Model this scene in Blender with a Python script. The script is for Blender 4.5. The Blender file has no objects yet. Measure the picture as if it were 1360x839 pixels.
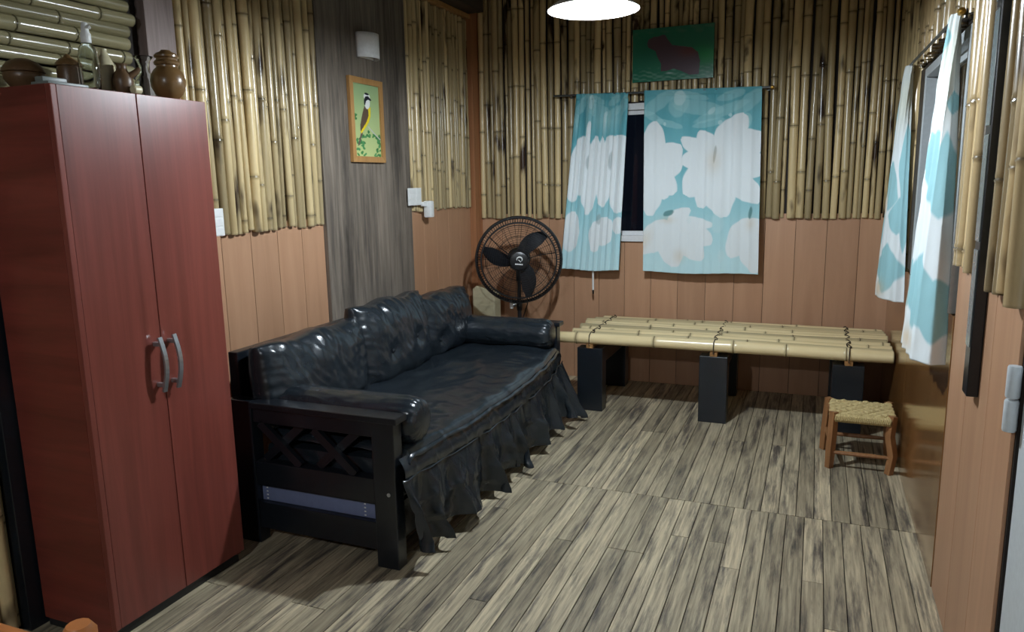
import bpy, bmesh, math, random
import numpy as np
from mathutils import Vector, Matrix, noise as mnoise

random.seed(7)
rng = np.random.default_rng(7)
PI = math.pi
SC = bpy.context.scene
COL = SC.collection

# ------------------------------------------------------------------ camera
YAW, PITCH, ROLL, FPX = 0.389174, 0.177505, -0.018583, 985.46
fw = Vector((-math.sin(YAW) * math.cos(PITCH), math.cos(YAW) * math.cos(PITCH), -math.sin(PITCH)))
rt = Vector((math.cos(YAW), math.sin(YAW), 0))
up = rt.cross(fw)
r2 = rt * math.cos(ROLL) + up * math.sin(ROLL)
u2 = up * math.cos(ROLL) - rt * math.sin(ROLL)
cam_d = bpy.data.cameras.new('camera')
cam = bpy.data.objects.new('camera', cam_d)
COL.objects.link(cam)
M = Matrix((r2, u2, -fw)).transposed().to_4x4()
M.translation = Vector((0, 0, 1.5))
cam.matrix_world = M
cam_d.sensor_fit = 'HORIZONTAL'
cam_d.sensor_width = 36
cam_d.lens = 36 * FPX / 1360
cam_d.clip_start = 0.02
SC.camera = cam

# ------------------------------------------------------------------ world, exposure, main lamp values
world = bpy.data.worlds.new('night'); SC.world = world
world.use_nodes = True
world.node_tree.nodes['Background'].inputs[0].default_value = (0.010, 0.013, 0.022, 1)
world.node_tree.nodes['Background'].inputs[1].default_value = 1.0
SC.view_settings.view_transform = 'Standard'
SC.view_settings.look = 'None'
SC.view_settings.exposure = 0.0
SC.view_settings.gamma = 1.0
LAMP = (-0.878, 3.069, 2.181)          # rim centre of the pendant shade
LAMP_E = 2450.0                         # emission of its bulb
LAMP2 = (-1.05, -0.75, 2.25)           # second pendant, behind the camera
LAMP2_E = 1350.0

# room planes
XL, XR, YB, YF, ZC = -2.51, 0.47, 5.418, -2.0, 2.95
WZ = 1.23                              # wainscot height


def lin(*c):
    out = []
    for v in c:
        v = v / 255.0
        out.append(v / 12.92 if v <= 0.04045 else ((v + 0.055) / 1.055) ** 2.4)
    return tuple(out)


# ------------------------------------------------------------------ materials
MATS = {}


def nodes_of(name):
    m = bpy.data.materials.new(name)
    m.use_nodes = True
    nt = m.node_tree
    return m, nt, nt.nodes, nt.links, nt.nodes['Principled BSDF']


def plain(name, c, rough=0.5, metal=0.0, spec=0.5, bump=0.0, bscale=60, var=0.12, coat=0.0):
    m, nt, N, L, P = nodes_of(name)
    P.inputs['Roughness'].default_value = rough
    P.inputs['Metallic'].default_value = metal
    P.inputs['Specular IOR Level'].default_value = spec
    P.inputs['Coat Weight'].default_value = coat
    tc = N.new('ShaderNodeTexCoord')
    no = N.new('ShaderNodeTexNoise')
    no.inputs['Scale'].default_value = bscale
    no.inputs['Detail'].default_value = 4
    L.new(tc.outputs['Object'], no.inputs['Vector'])
    mix = N.new('ShaderNodeMix'); mix.data_type = 'RGBA'
    mix.inputs['A'].default_value = (*[v * (1 - var) for v in c], 1)
    mix.inputs['B'].default_value = (*[min(1, v * (1 + var)) for v in c], 1)
    L.new(no.outputs['Fac'], mix.inputs['Factor'])
    L.new(mix.outputs['Result'], P.inputs['Base Color'])
    if bump > 0:
        b = N.new('ShaderNodeBump')
        b.inputs['Strength'].default_value = bump
        b.inputs['Distance'].default_value = 0.01
        L.new(no.outputs['Fac'], b.inputs['Height'])
        L.new(b.outputs['Normal'], P.inputs['Normal'])
    MATS[name] = m
    return m


def wood(name, c1, c2, scale, rough=0.5, spec=0.5, bump=0.15, rand=0.35, c3=None, stain=(0.0, 3.0), coat=0.0, blend=(0.3, 0.7), dist=0.6):
    """grain stretched along the axis whose scale is small; colour differs piece by piece"""
    m, nt, N, L, P = nodes_of(name)
    P.inputs['Roughness'].default_value = rough
    P.inputs['Specular IOR Level'].default_value = spec
    P.inputs['Coat Weight'].default_value = coat
    P.inputs['Coat Roughness'].default_value = 0.15
    tc = N.new('ShaderNodeTexCoord')
    oi = N.new('ShaderNodeObjectInfo')
    mul = N.new('ShaderNodeMath'); mul.operation = 'MULTIPLY'; mul.inputs[1].default_value = 37.0
    L.new(oi.outputs['Random'], mul.inputs[0])
    add = N.new('ShaderNodeVectorMath'); add.operation = 'ADD'
    L.new(tc.outputs['Object'], add.inputs[0]); L.new(mul.outputs[0], add.inputs[1])
    mp = N.new('ShaderNodeMapping'); mp.inputs['Scale'].default_value = scale
    L.new(add.outputs[0], mp.inputs['Vector'])
    no = N.new('ShaderNodeTexNoise')
    no.inputs['Scale'].default_value = 1.0; no.inputs['Detail'].default_value = 7
    no.inputs['Roughness'].default_value = 0.62; no.inputs['Distortion'].default_value = dist
    L.new(mp.outputs[0], no.inputs['Vector'])
    mr = N.new('ShaderNodeMapRange')
    mr.inputs['From Min'].default_value = blend[0]; mr.inputs['From Max'].default_value = blend[1]
    L.new(no.outputs['Fac'], mr.inputs['Value'])
    mix = N.new('ShaderNodeMix'); mix.data_type = 'RGBA'
    mix.inputs['A'].default_value = (*c1, 1); mix.inputs['B'].default_value = (*c2, 1)
    L.new(mr.outputs[0], mix.inputs['Factor'])
    out = mix.outputs['Result']
    if c3 is not None:
        n2 = N.new('ShaderNodeTexNoise'); n2.inputs['Scale'].default_value = stain[1]
        n2.inputs['Detail'].default_value = 6; n2.inputs['Roughness'].default_value = 0.7
        mp2 = N.new('ShaderNodeMapping'); mp2.inputs['Scale'].default_value = tuple(max(0.25, min(4, s / 10)) for s in scale)
        L.new(add.outputs[0], mp2.inputs['Vector']); L.new(mp2.outputs[0], n2.inputs['Vector'])
        m2 = N.new('ShaderNodeMapRange')
        m2.inputs['From Min'].default_value = 0.62 - stain[0] * 0.2; m2.inputs['From Max'].default_value = 0.72 - stain[0] * 0.1
        L.new(n2.outputs['Fac'], m2.inputs['Value'])
        mx = N.new('ShaderNodeMix'); mx.data_type = 'RGBA'
        L.new(out, mx.inputs['A']); mx.inputs['B'].default_value = (*c3, 1)
        L.new(m2.outputs[0], mx.inputs['Factor'])
        out = mx.outputs['Result']
    hs = N.new('ShaderNodeHueSaturation')
    vr = N.new('ShaderNodeMapRange')
    vr.inputs['To Min'].default_value = 1 - rand; vr.inputs['To Max'].default_value = 1 + rand
    L.new(oi.outputs['Random'], vr.inputs['Value'])
    L.new(vr.outputs[0], hs.inputs['Value']); L.new(out, hs.inputs['Color'])
    L.new(hs.outputs[0], P.inputs['Base Color'])
    if bump > 0:
        b = N.new('ShaderNodeBump'); b.inputs['Strength'].default_value = bump; b.inputs['Distance'].default_value = 0.004
        L.new(no.outputs['Fac'], b.inputs['Height']); L.new(b.outputs['Normal'], P.inputs['Normal'])
    MATS[name] = m
    return m


def bamboo(name, c1, c2, burn=0.3, rough=0.25, along=2):
    m, nt, N, L, P = nodes_of(name)
    P.inputs['Roughness'].default_value = rough
    P.inputs['Specular IOR Level'].default_value = 0.6
    tc = N.new('ShaderNodeTexCoord'); oi = N.new('ShaderNodeObjectInfo')
    mul = N.new('ShaderNodeMath'); mul.operation = 'MULTIPLY'; mul.inputs[1].default_value = 53.0
    L.new(oi.outputs['Random'], mul.inputs[0])
    add = N.new('ShaderNodeVectorMath'); add.operation = 'ADD'
    L.new(tc.outputs['Object'], add.inputs[0]); L.new(mul.outputs[0], add.inputs[1])
    mp = N.new('ShaderNodeMapping')
    s = [45.0, 45.0, 45.0]; s[along] = 2.0
    mp.inputs['Scale'].default_value = s
    L.new(add.outputs[0], mp.inputs['Vector'])
    no = N.new('ShaderNodeTexNoise'); no.inputs['Scale'].default_value = 1; no.inputs['Detail'].default_value = 5
    L.new(mp.outputs[0], no.inputs['Vector'])
    mix = N.new('ShaderNodeMix'); mix.data_type = 'RGBA'
    mix.inputs['A'].default_value = (*c1, 1); mix.inputs['B'].default_value = (*c2, 1)
    L.new(no.outputs['Fac'], mix.inputs['Factor'])
    # burnt, dark blotches of the cane itself
    mp2 = N.new('ShaderNodeMapping'); s = [9.0, 9.0, 9.0]; s[along] = 2.6
    mp2.inputs['Scale'].default_value = s
    L.new(add.outputs[0], mp2.inputs['Vector'])
    n2 = N.new('ShaderNodeTexNoise'); n2.inputs['Scale'].default_value = 1; n2.inputs['Detail'].default_value = 3
    L.new(mp2.outputs[0], n2.inputs['Vector'])
    m2 = N.new('ShaderNodeMapRange'); m2.inputs['From Min'].default_value = 0.72 - burn * 0.25; m2.inputs['From Max'].default_value = 0.80 - burn * 0.2
    L.new(n2.outputs['Fac'], m2.inputs['Value'])
    mx = N.new('ShaderNodeMix'); mx.data_type = 'RGBA'
    L.new(mix.outputs['Result'], mx.inputs['A']); mx.inputs['B'].default_value = (*lin(62, 44, 28), 1)
    L.new(m2.outputs[0], mx.inputs['Factor'])
    at = N.new('ShaderNodeAttribute'); at.attribute_name = 'Col'
    mm = N.new('ShaderNodeMix'); mm.data_type = 'RGBA'; mm.blend_type = 'MULTIPLY'; mm.inputs['Factor'].default_value = 1
    L.new(mx.outputs['Result'], mm.inputs['A']); L.new(at.outputs['Color'], mm.inputs['B'])
    hs = N.new('ShaderNodeHueSaturation'); hs.inputs['Saturation'].default_value = 0.9
    vr = N.new('ShaderNodeMapRange'); vr.inputs['To Min'].default_value = 0.50; vr.inputs['To Max'].default_value = 1.22
    L.new(oi.outputs['Random'], vr.inputs['Value']); L.new(vr.outputs[0], hs.inputs['Value'])
    L.new(mm.outputs['Result'], hs.inputs['Color'])
    L.new(hs.outputs[0], P.inputs['Base Color'])
    MATS[name] = m
    return m


def painted(name, rough=0.8, trans=0.0, weave=0.0, spec=0.3):
    m, nt, N, L, P = nodes_of(name)
    at = N.new('ShaderNodeAttribute'); at.attribute_name = 'Col'
    L.new(at.outputs['Color'], P.inputs['Base Color'])
    P.inputs['Roughness'].default_value = rough
    P.inputs['Specular IOR Level'].default_value = spec
    if weave > 0:
        tc = N.new('ShaderNodeTexCoord')
        no = N.new('ShaderNodeTexNoise'); no.inputs['Scale'].default_value = 28; no.inputs['Detail'].default_value = 5
        L.new(tc.outputs['Object'], no.inputs['Vector'])
        b = N.new('ShaderNodeBump'); b.inputs['Strength'].default_value = weave; b.inputs['Distance'].default_value = 0.01
        L.new(no.outputs['Fac'], b.inputs['Height']); L.new(b.outputs['Normal'], P.inputs['Normal'])
    MATS[name] = m
    return m


def leather(name, c, rough=0.34, bump=0.3, scale=(10, 10, 3.5)):
    m, nt, N, L, P = nodes_of(name)
    P.inputs['Base Color'].default_value = (*c, 1)
    P.inputs['Roughness'].default_value = rough
    P.inputs['Specular IOR Level'].default_value = 0.6
    tc = N.new('ShaderNodeTexCoord')
    mp = N.new('ShaderNodeMapping'); mp.inputs['Scale'].default_value = scale; mp.inputs['Rotation'].default_value = (0.35, 0.2, 0.3)
    L.new(tc.outputs['Object'], mp.inputs['Vector'])
    no = N.new('ShaderNodeTexNoise'); no.noise_type = 'RIDGED_MULTIFRACTAL'
    no.inputs['Scale'].default_value = 1.0; no.inputs['Detail'].default_value = 2.0
    no.inputs['Roughness'].default_value = 0.35; no.inputs['Distortion'].default_value = 0.5
    L.new(mp.outputs[0], no.inputs['Vector'])
    n2 = N.new('ShaderNodeTexNoise'); n2.inputs['Scale'].default_value = 150; n2.inputs['Detail'].default_value = 2
    L.new(tc.outputs['Object'], n2.inputs['Vector'])
    ad = N.new('ShaderNodeMath'); ad.operation = 'MULTIPLY_ADD'; ad.inputs[1].default_value = 0.05
    L.new(n2.outputs['Fac'], ad.inputs[0]); L.new(no.outputs['Fac'], ad.inputs[2])
    b = N.new('ShaderNodeBump'); b.inputs['Strength'].default_value = bump; b.inputs['Distance'].default_value = 0.012
    L.new(ad.outputs[0], b.inputs['Height']); L.new(b.outputs['Normal'], P.inputs['Normal'])
    MATS[name] = m
    return m


def emit(name, c, e):
    m, nt, N, L, P = nodes_of(name)
    P.inputs['Base Color'].default_value = (0.9, 0.9, 0.9, 1)
    P.inputs['Emission Color'].default_value = (*c, 1)
    P.inputs['Emission Strength'].default_value = e
    MATS[name] = m
    return m


def glassy(name, c, rough=0.02, ior=1.45):
    m, nt, N, L, P = nodes_of(name)
    P.inputs['Base Color'].default_value = (*c, 1)
    P.inputs['Roughness'].default_value = rough
    P.inputs['Transmission Weight'].default_value = 1.0
    P.inputs['IOR'].default_value = ior
    MATS[name] = m
    return m


bamboo('bamboo_cane', lin(184, 158, 104), lin(222, 201, 150), burn=0.56, rough=0.24)
bamboo('bamboo_cane_warm', lin(170, 142, 94), lin(206, 182, 132), burn=0.45, rough=0.24)
bamboo('bamboo_cane_green', lin(138, 130, 92), lin(182, 174, 132), burn=0.1, rough=0.22)
bamboo('bamboo_pole', lin(204, 182, 128), lin(230, 212, 164), burn=0.05, rough=0.26)
wood('laminate', lin(172, 130, 99), lin(190, 148, 116), (9, 9, 0.7), rough=0.42, bump=0.02, rand=0.07)
wood('varnished_panel', lin(118, 80, 42), lin(150, 106, 60), (7, 7, 0.6), rough=0.16, bump=0.02, rand=0.04, coat=0.5)
wood('weathered_slab', lin(84, 76, 68), lin(140, 128, 114), (30, 26, 1.6), rough=0.75, bump=0.5, rand=0.0, c3=lin(60, 54, 48), stain=(0.6, 2.0))
wood('floor_plank', lin(120, 109, 90), lin(208, 194, 162), (85, 3.5, 85), rough=0.46, bump=0.12, rand=0.32, c3=lin(80, 74, 68), stain=(0.66, 6.0), blend=(0.28, 0.70), dist=0.1)
plain('dark_backing', lin(34, 26, 20), 0.8)
plain('subfloor', lin(30, 26, 22), 0.9)
plain('ceiling_board', lin(92, 86, 78), 0.8)
plain('far_room_wall', lin(150, 122, 92), 0.7)
wood('corner_timber', lin(156, 104, 68), lin(180, 124, 84), (20, 20, 1.2), rough=0.5, bump=0.1, rand=0.0)
wood('grey_timber', lin(128, 112, 108), lin(166, 148, 142), (40, 40, 2), rough=0.6, bump=0.25, rand=0.0)
wood('dark_timber', lin(50, 42, 34), lin(72, 60, 48), (20, 2, 20), rough=0.7, bump=0.2, rand=0.0)
wood('mahogany', lin(100, 48, 40), lin(134, 70, 60), (16, 16, 0.7), rough=0.30, bump=0.01, rand=0.05)
wood('mahogany_side', lin(96, 43, 35), lin(128, 60, 50), (1.2, 9, 16), rough=0.36, bump=0.01, rand=0.0)
plain('black_lacquer', lin(22, 27, 33), 0.28, bump=0.05, bscale=25)
plain('black_metal', lin(22, 22, 24), 0.4)
plain('black_plastic', lin(24, 25, 27), 0.32)
plain('blade_plastic', lin(34, 36, 40), 0.25)
leather('leatherette', lin(31, 38, 44), 0.27, 0.30)
leather('leatherette_skirt', lin(32, 39, 45), 0.27, 0.32, (9, 9, 4))
plain('blue_ticking', lin(112, 124, 160), 0.8, bump=0.1)
plain('white_frame', lin(226, 228, 228), 0.35)
plain('alu_frame', lin(178, 184, 186), 0.35, metal=0.3)
plain('white_plastic', lin(232, 234, 232), 0.4)
plain('cream_plastic', lin(196, 190, 158), 0.45)
plain('steel', lin(190, 196, 200), 0.28, metal=0.85)
plain('rod_metal', lin(96, 100, 100), 0.35, metal=0.7)
plain('brass', lin(190, 150, 70), 0.3, metal=0.8)
plain('white_enamel', lin(240, 242, 242), 0.35)
plain('white_door', lin(208, 216, 220), 0.35)
plain('grey_glass', lin(120, 132, 134), 0.12)
plain('urn_wood', lin(114, 86, 52), 0.3, var=0.2, bscale=9, coat=0.3)
plain('gourd_wood', lin(94, 70, 46), 0.4, var=0.25, bscale=12)
plain('cream_ceramic', lin(206, 196, 160), 0.35)
plain('tray_grey', lin(110, 116, 112), 0.4)
wood('stool_wood', lin(122, 82, 50), lin(158, 112, 72), (30, 30, 2.5), rough=0.42, bump=0.1, rand=0.12)
wood('frame_wood', lin(160, 116, 66), lin(186, 142, 88), (25, 25, 3), rough=0.4, bump=0.05, rand=0.05)
plain('straw', lin(196, 176, 124), 0.75, bump=0.5, bscale=120, var=0.25)
plain('rope_dark', lin(60, 50, 38), 0.9)
plain('block_wood', lin(150, 108, 62), 0.6)
plain('orange_wood', lin(184, 116, 66), 0.35, var=0.2, bscale=20)
painted('curtain_print', 0.75, weave=0.12)
painted('painting', 0.45)
painted('painting_gloss', 0.22, spec=0.5)
glassy('pane_glass', (0.22, 0.25, 0.29))
glassy('clear_glass', (0.88, 0.93, 0.92))
emit('bulb_glow', (0.90, 1.0, 1.09), LAMP_E)
emit('bulb_glow_dim', (0.93, 1.0, 1.06), LAMP2_E)


# ------------------------------------------------------------------ mesh helpers
class MB:
    def __init__(s):
        s.v = []; s.f = []; s.c = None

    def box(s, x0, x1, y0, y1, z0, z1):
        b = len(s.v)
        s.v += [(x0, y0, z0), (x1, y0, z0), (x1, y1, z0), (x0, y1, z0), (x0, y0, z1), (x1, y0, z1), (x1, y1, z1), (x0, y1, z1)]
        s.f += [(b, b + 3, b + 2, b + 1), (b + 4, b + 5, b + 6, b + 7), (b, b + 1, b + 5, b + 4), (b + 1, b + 2, b + 6, b + 5), (b + 2, b + 3, b + 7, b + 6), (b + 3, b, b + 4, b + 7)]
        return s

    def bar(s, p, q, w, h, side=(1, 0, 0)):
        """box beam from p to q, w along the side direction, h across"""
        p = Vector(p); q = Vector(q); d = (q - p).normalized()
        a = Vector(side); a = (a - d * a.dot(d)).normalized(); c = d.cross(a)
        b = len(s.v)
        for e in (p, q):
            for i, j in ((-1, -1), (1, -1), (1, 1), (-1, 1)):
                s.v.append(tuple(e + a * (i * w / 2) + c * (j * h / 2)))
        s.f += [(b, b + 3, b + 2, b + 1), (b + 4, b + 5, b + 6, b + 7)] + [(b + k, b + (k + 1) % 4, b + 4 + (k + 1) % 4, b + 4 + k) for k in range(4)]
        return s

    def tube(s, pts, r, n=8, closed=False, caps=True):
        pts = [Vector(p) for p in pts]; m = len(pts)
        rs = r if isinstance(r, (list, tuple)) else [r] * m
        b = len(s.v); prev = None
        for i, p in enumerate(pts):
            a = pts[(i - 1) % m] if (closed or i > 0) else p
            c = pts[(i + 1) % m] if (closed or i < m - 1) else p
            t = (c - a).normalized()
            if prev is None:
                ref = Vector((0, 0, 1)) if abs(t.z) < 0.9 else Vector((1, 0, 0))
                u = (ref - t * ref.dot(t)).normalized()
            else:
                u = (prev - t * prev.dot(t)).normalized()
            prev = u; w = t.cross(u)
            for k in range(n):
                an = 2 * PI * k / n
                s.v.append(tuple(p + (u * math.cos(an) + w * math.sin(an)) * rs[i]))
        for i in range(m if closed else m - 1):
            j = (i + 1) % m
            for k in range(n):
                l = (k + 1) % n
                s.f.append((b + i * n + k, b + i * n + l, b + j * n + l, b + j * n + k))
        if caps and not closed:
            s.f.append(tuple(b + k for k in range(n))[::-1]); s.f.append(tuple(b + (m - 1) * n + k for k in range(n)))
        return s

    def lathe(s, prof, n=20, c=(0, 0, 0), axis='z', caps=True):
        b = len(s.v)
        for r, z in prof:
            for k in range(n):
                an = 2 * PI * k / n
                x, y = r * math.cos(an), r * math.sin(an)
                if axis == 'z': s.v.append((c[0] + x, c[1] + y, c[2] + z))
                elif axis == 'x': s.v.append((c[0] + z, c[1] + x, c[2] + y))
                else: s.v.append((c[0] + y, c[1] + z, c[2] + x))
        for i in range(len(prof) - 1):
            for k in range(n):
                l = (k + 1) % n
                s.f.append((b + i * n + k, b + i * n + l, b + (i + 1) * n + l, b + (i + 1) * n + k))
        if caps and prof[0][0] > 1e-5: s.f.append(tuple(b + k for k in range(n))[::-1])
        if caps and prof[-1][0] > 1e-5: s.f.append(tuple(b + (len(prof) - 1) * n + k for k in range(n)))
        return s

    def prism(s, poly, a0, a1, axis=1):
        """poly of 2D points extruded along an axis (0,1,2)"""
        b = len(s.v); n = len(poly)
        for a in (a0, a1):
            for p in poly:
                q = [p[0], p[1]]; q.insert(axis, a); s.v.append(tuple(q))
        s.f += [tuple(range(b, b + n)), tuple(range(b + 2 * n - 1, b + n - 1, -1))]
        s.f += [(b + k, b + n + k, b + n + (k + 1) % n, b + (k + 1) % n) for k in range(n)]
        return s

    def grid(s, fn, nu, nv, closed=False):
        b = len(s.v)
        for i in range(nu + (0 if closed else 1)):
            for j in range(nv + 1):
                s.v.append(tuple(fn(i / nu, j / nv)))
        w = nv + 1
        for i in range(nu):
            i2 = (i + 1) % nu if closed else i + 1
            for j in range(nv):
                s.f.append((b + i * w + j, b + i2 * w + j, b + i2 * w + j + 1, b + i * w + j + 1))
        return s

    def mesh(s, name, off=(0, 0, 0), bevel=0.0, smooth=True, angle=40, weld=False):
        me = bpy.data.meshes.new(name)
        o = Vector(off)
        me.from_pydata([tuple(Vector(v) - o) for v in s.v], [], s.f)
        bm = bmesh.new(); bm.from_mesh(me)
        if weld: bmesh.ops.remove_doubles(bm, verts=bm.verts, dist=1e-5)
        bmesh.ops.recalc_face_normals(bm, faces=bm.faces)
        if bevel > 0:
            bmesh.ops.bevel(bm, geom=list(bm.edges), offset=bevel, segments=2, profile=0.6, affect='EDGES', clamp_overlap=True)
        bm.to_mesh(me); bm.free()
        if smooth:
            me.polygons.foreach_set('use_smooth', [True] * len(me.polygons))
            me.set_sharp_from_angle(angle=math.radians(angle))
        if s.c is not None and len(s.c) == len(me.vertices):
            at = me.color_attributes.new('Col', 'FLOAT_COLOR', 'POINT')
            arr = np.ones((len(s.c), 4), np.float32); arr[:, :3] = np.array(s.c, np.float32)
            at.data.foreach_set('color', arr.ravel())
        return me

    def build(s, name, mat, parent=None, bevel=0.0, local=False, smooth=True, angle=40, origin=None, weld=False):
        off = Vector((0, 0, 0))
        if not local:
            p = parent
            while p is not None:
                off += p.location; p = p.parent
        loc = Vector((0, 0, 0))
        if origin is not None:
            loc = Vector(origin) - off
            off = Vector(origin)
        me = s.mesh(name, off, bevel, smooth, angle, weld)
        if mat: me.materials.append(MATS[mat])
        o = bpy.data.objects.new(name, me); COL.objects.link(o)
        o.parent = parent; o.location = loc
        return o


def tag(o, label, cat, group=None):
    o['label'] = label; o['category'] = cat
    if group: o['group'] = group
    return o


def thing(name, label, cat, loc=(0, 0, 0), rotz=0.0, group=None):
    o = bpy.data.objects.new(name, None); COL.objects.link(o)
    o.empty_display_size = 0.1
    o.location = loc; o.rotation_euler = (0, 0, rotz)
    return tag(o, label, cat, group)


def struct(o):
    o['kind'] = 'structure'
    return o


def put(me, name, parent, loc, rot=(0, 0, 0), scale=(1, 1, 1)):
    o = bpy.data.objects.new(name, me); COL.objects.link(o)
    o.parent = parent
    o.location = Vector(loc) - (parent.location if parent else Vector((0, 0, 0)))
    o.rotation_euler = rot; o.scale = scale
    return o


def fbm(x, y, z, o=3):
    v = 0; a = 1
    for _ in range(o):
        v += a * mnoise.noise(Vector((x, y, z))); x *= 2; y *= 2; z *= 2; a *= 0.5
    return v


# ------------------------------------------------------------------ room shell
b = MB().box(XL - .1, XR + .1, YF - .1, YB + .1, -.12, -.009)
floor = struct(b.build('floor', 'subfloor'))
ceiling = struct(MB().box(XL - .1, XR + .1, YF - .1, YB + .1, ZC, ZC + .1).build('ceiling', 'ceiling_board'))
wall_left = struct(MB().box(XL - .1, XL, YF - .1, YB + .1, -.009, ZC).build('wall_left', 'dark_backing'))
wall_front = struct(MB().box(XL, XR, YF - .1, YF, -.009, ZC).build('wall_front', 'far_room_wall'))
# back wall with its window opening
BX0, BX1, BZ0, BZ1 = -1.60, -0.45, 1.06, 2.04
b = MB()
b.box(XL, BX0, YB, YB + .1, -.009, ZC).box(BX1, XR, YB, YB + .1, -.009, ZC).box(BX0, BX1, YB, YB + .1, -.009, BZ0).box(BX0, BX1, YB, YB + .1, BZ1, ZC)
wall_back = struct(b.build('wall_back', 'dark_backing'))
# right wall with window and door openings
RY0, RY1, RZ0, RZ1 = 2.95, 4.12, 1.02, 1.99
DY0, DY1, DZ1 = 1.20, 2.025, 2.03
b = MB()
b.box(XR, XR + .1, RY1, YB + .1, -.009, ZC).box(XR, XR + .1, DY1, RY0, -.009, ZC).box(XR, XR + .1, RY0, RY1, -.009, RZ0).box(XR, XR + .1, RY0, RY1, RZ1, ZC)
b.box(XR, XR + .1, YF - .1, DY0, -.009, ZC).box(XR, XR + .1, DY0, DY1, DZ1, ZC)
wall_right = struct(b.build('wall_right', 'dark_backing'))

# ---- floor planks, one object each
PW = 0.0755
plank_cache = {}


def plank(x, y0, y1):
    ln = round(y1 - y0, 1)
    key = ln
    if key not in plank_cache:
        me = MB().box(-PW / 2 + .0016, PW / 2 - .0016, -ln / 2 + .0014, ln / 2 - .0014, -.008, 0).mesh('plank', bevel=.0012, smooth=False)
        me.materials.append(MATS['floor_plank'])
        plank_cache[key] = me
    o = put(plank_cache[key], 'plank', floor, (x, (y0 + y1) / 2, random.uniform(-.0012, .0)), (0, 0, 0), (1, (y1 - y0) / ln, 1))
    return o


SEAM = 3.372
k = 0
x = -0.587 - 26 * PW + PW / 2
while x - PW / 2 - .037 < XR - .004:
    if x - PW / 2 > XL - .05 and x - PW / 2 < XR - .004:
        xx = min(max(x, XL + PW / 2), XR - PW / 2)
        cut = random.choice([1.7, 2.0, 2.25, 2.5, 2.8, 3.0]) if random.random() < .75 else None
        ys = [YF, 0.6] + ([cut] if cut else []) + [SEAM]
        for a, c in zip(ys[:-1], ys[1:]): plank(xx, a, c)
    xf = x - .037
    if xf - PW / 2 > XL - .05:
        xf = min(max(xf, XL + PW / 2), XR - PW / 2)
        cut = random.choice([4.0, 4.3, 4.5, 4.65, 4.8]) if random.random() < .5 else None
        ys = [SEAM] + ([cut] if cut else []) + [YB]
        for a, c in zip(ys[:-1], ys[1:]): plank(xf, a, c)
    x += PW

# ---- wainscot panels
panel_cache = {}


def panel(parent, axis, wall, side, a0, a1, z0, z1, mat='laminate', th=.009):
    w = a1 - a0
    key = (axis, round(w, 3), round(z1 - z0, 3), mat, side)
    if key not in panel_cache:
        if axis == 'x': b = MB().box(-w / 2 + .0012, w / 2 - .0012, min(0, -side * th), max(0, -side * th), 0, z1 - z0)
        else: b = MB().box(min(0, -side * th), max(0, -side * th), -w / 2 + .0012, w / 2 - .0012, 0, z1 - z0)
        me = b.mesh('wall_panel', bevel=.0015, smooth=False); me.materials.append(MATS[mat]); panel_cache[key] = me
    c = (a0 + a1) / 2
    loc = (c, wall, z0) if axis == 'x' else (wall, c, z0)
    return put(panel_cache[key], 'wall_panel', parent, loc)


PX = [0.267 - .1965 * k for k in range(-2, 16)]
edges = sorted([e for e in PX if XL + .05 < e < XR - .02] + [XL + .05, XR])
for a, c in zip(edges[:-1], edges[1:]):
    if c <= BX0 or a >= BX1: panel(wall_back, 'x', YB, 1, a, c, 0, WZ + .03)
    else:
        panel(wall_back, 'x', YB, 1, a, c, 0, BZ0 - .004)
        if a < BX0: panel(wall_back, 'x', YB, 1, a, BX0, BZ0 - .004, WZ + .03)
        if c > BX1: panel(wall_back, 'x', YB, 1, BX1, c, BZ0 - .004, WZ + .03)
ys = [2.44 + .2 * k * .96 for k in range(6)]
for a, c in zip(ys[:-1], ys[1:]): panel(wall_left, 'y', XL, -1, a, c, 0, 1.33)
ys = [4.34 + .188 * k for k in range(6)]
for a, c in zip(ys[:-1], ys[1:]): panel(wall_left, 'y', XL, -1, a, c, 0, 1.36)
for a, c in ((DY1 + .01, 2.312), (2.312, 2.612), (2.612, 2.912)): panel(wall_right, 'y', XR, 1, a, c, 0, 1.24)
for a, c in ((2.912, 4.13), (4.13, YB)): panel(wall_right, 'y', XR, 1, a, c, 0, RZ0 - .004 if a < 4 else 1.0, 'varnished_panel', .012)

# ---- timber on the left wall
MB().box(XL, XL + .03, 3.402, 4.338, 0, 2.76).build('timber_slab', 'weathered_slab', wall_left, bevel=.003, smooth=False)
MB().box(XL, XL + .055, 5.285, YB, 0, ZC).build('corner_post', 'corner_timber', wall_left, bevel=.003, smooth=False)
MB().box(XL, XL + .05, 2.29, 2.435, 0, ZC).build('timber_post', 'grey_timber', wall_left, bevel=.003, smooth=False)
MB().box(XL, XL + .06, 1.53, 1.72, 0, 1.59).build('black_timber_post', 'black_lacquer', wall_left, bevel=.003, smooth=False)
struct(MB().box(XL, XL + .05, 2.435, 5.285, 2.705, 2.735).build('trim_1', 'frame_wood', None, bevel=.002, smooth=False))
struct(MB().box(XL, XL + .16, 2.435, 5.285, 2.74, ZC).build('trim_2', 'dark_timber', None, bevel=.004, smooth=False))


struct(MB().box(XR - .014, XR, RY1 + .005, 4.412, RZ0 - .0, RZ1 + .03).build('trim_3', 'dark_timber', None, bevel=.002, smooth=False))


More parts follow.
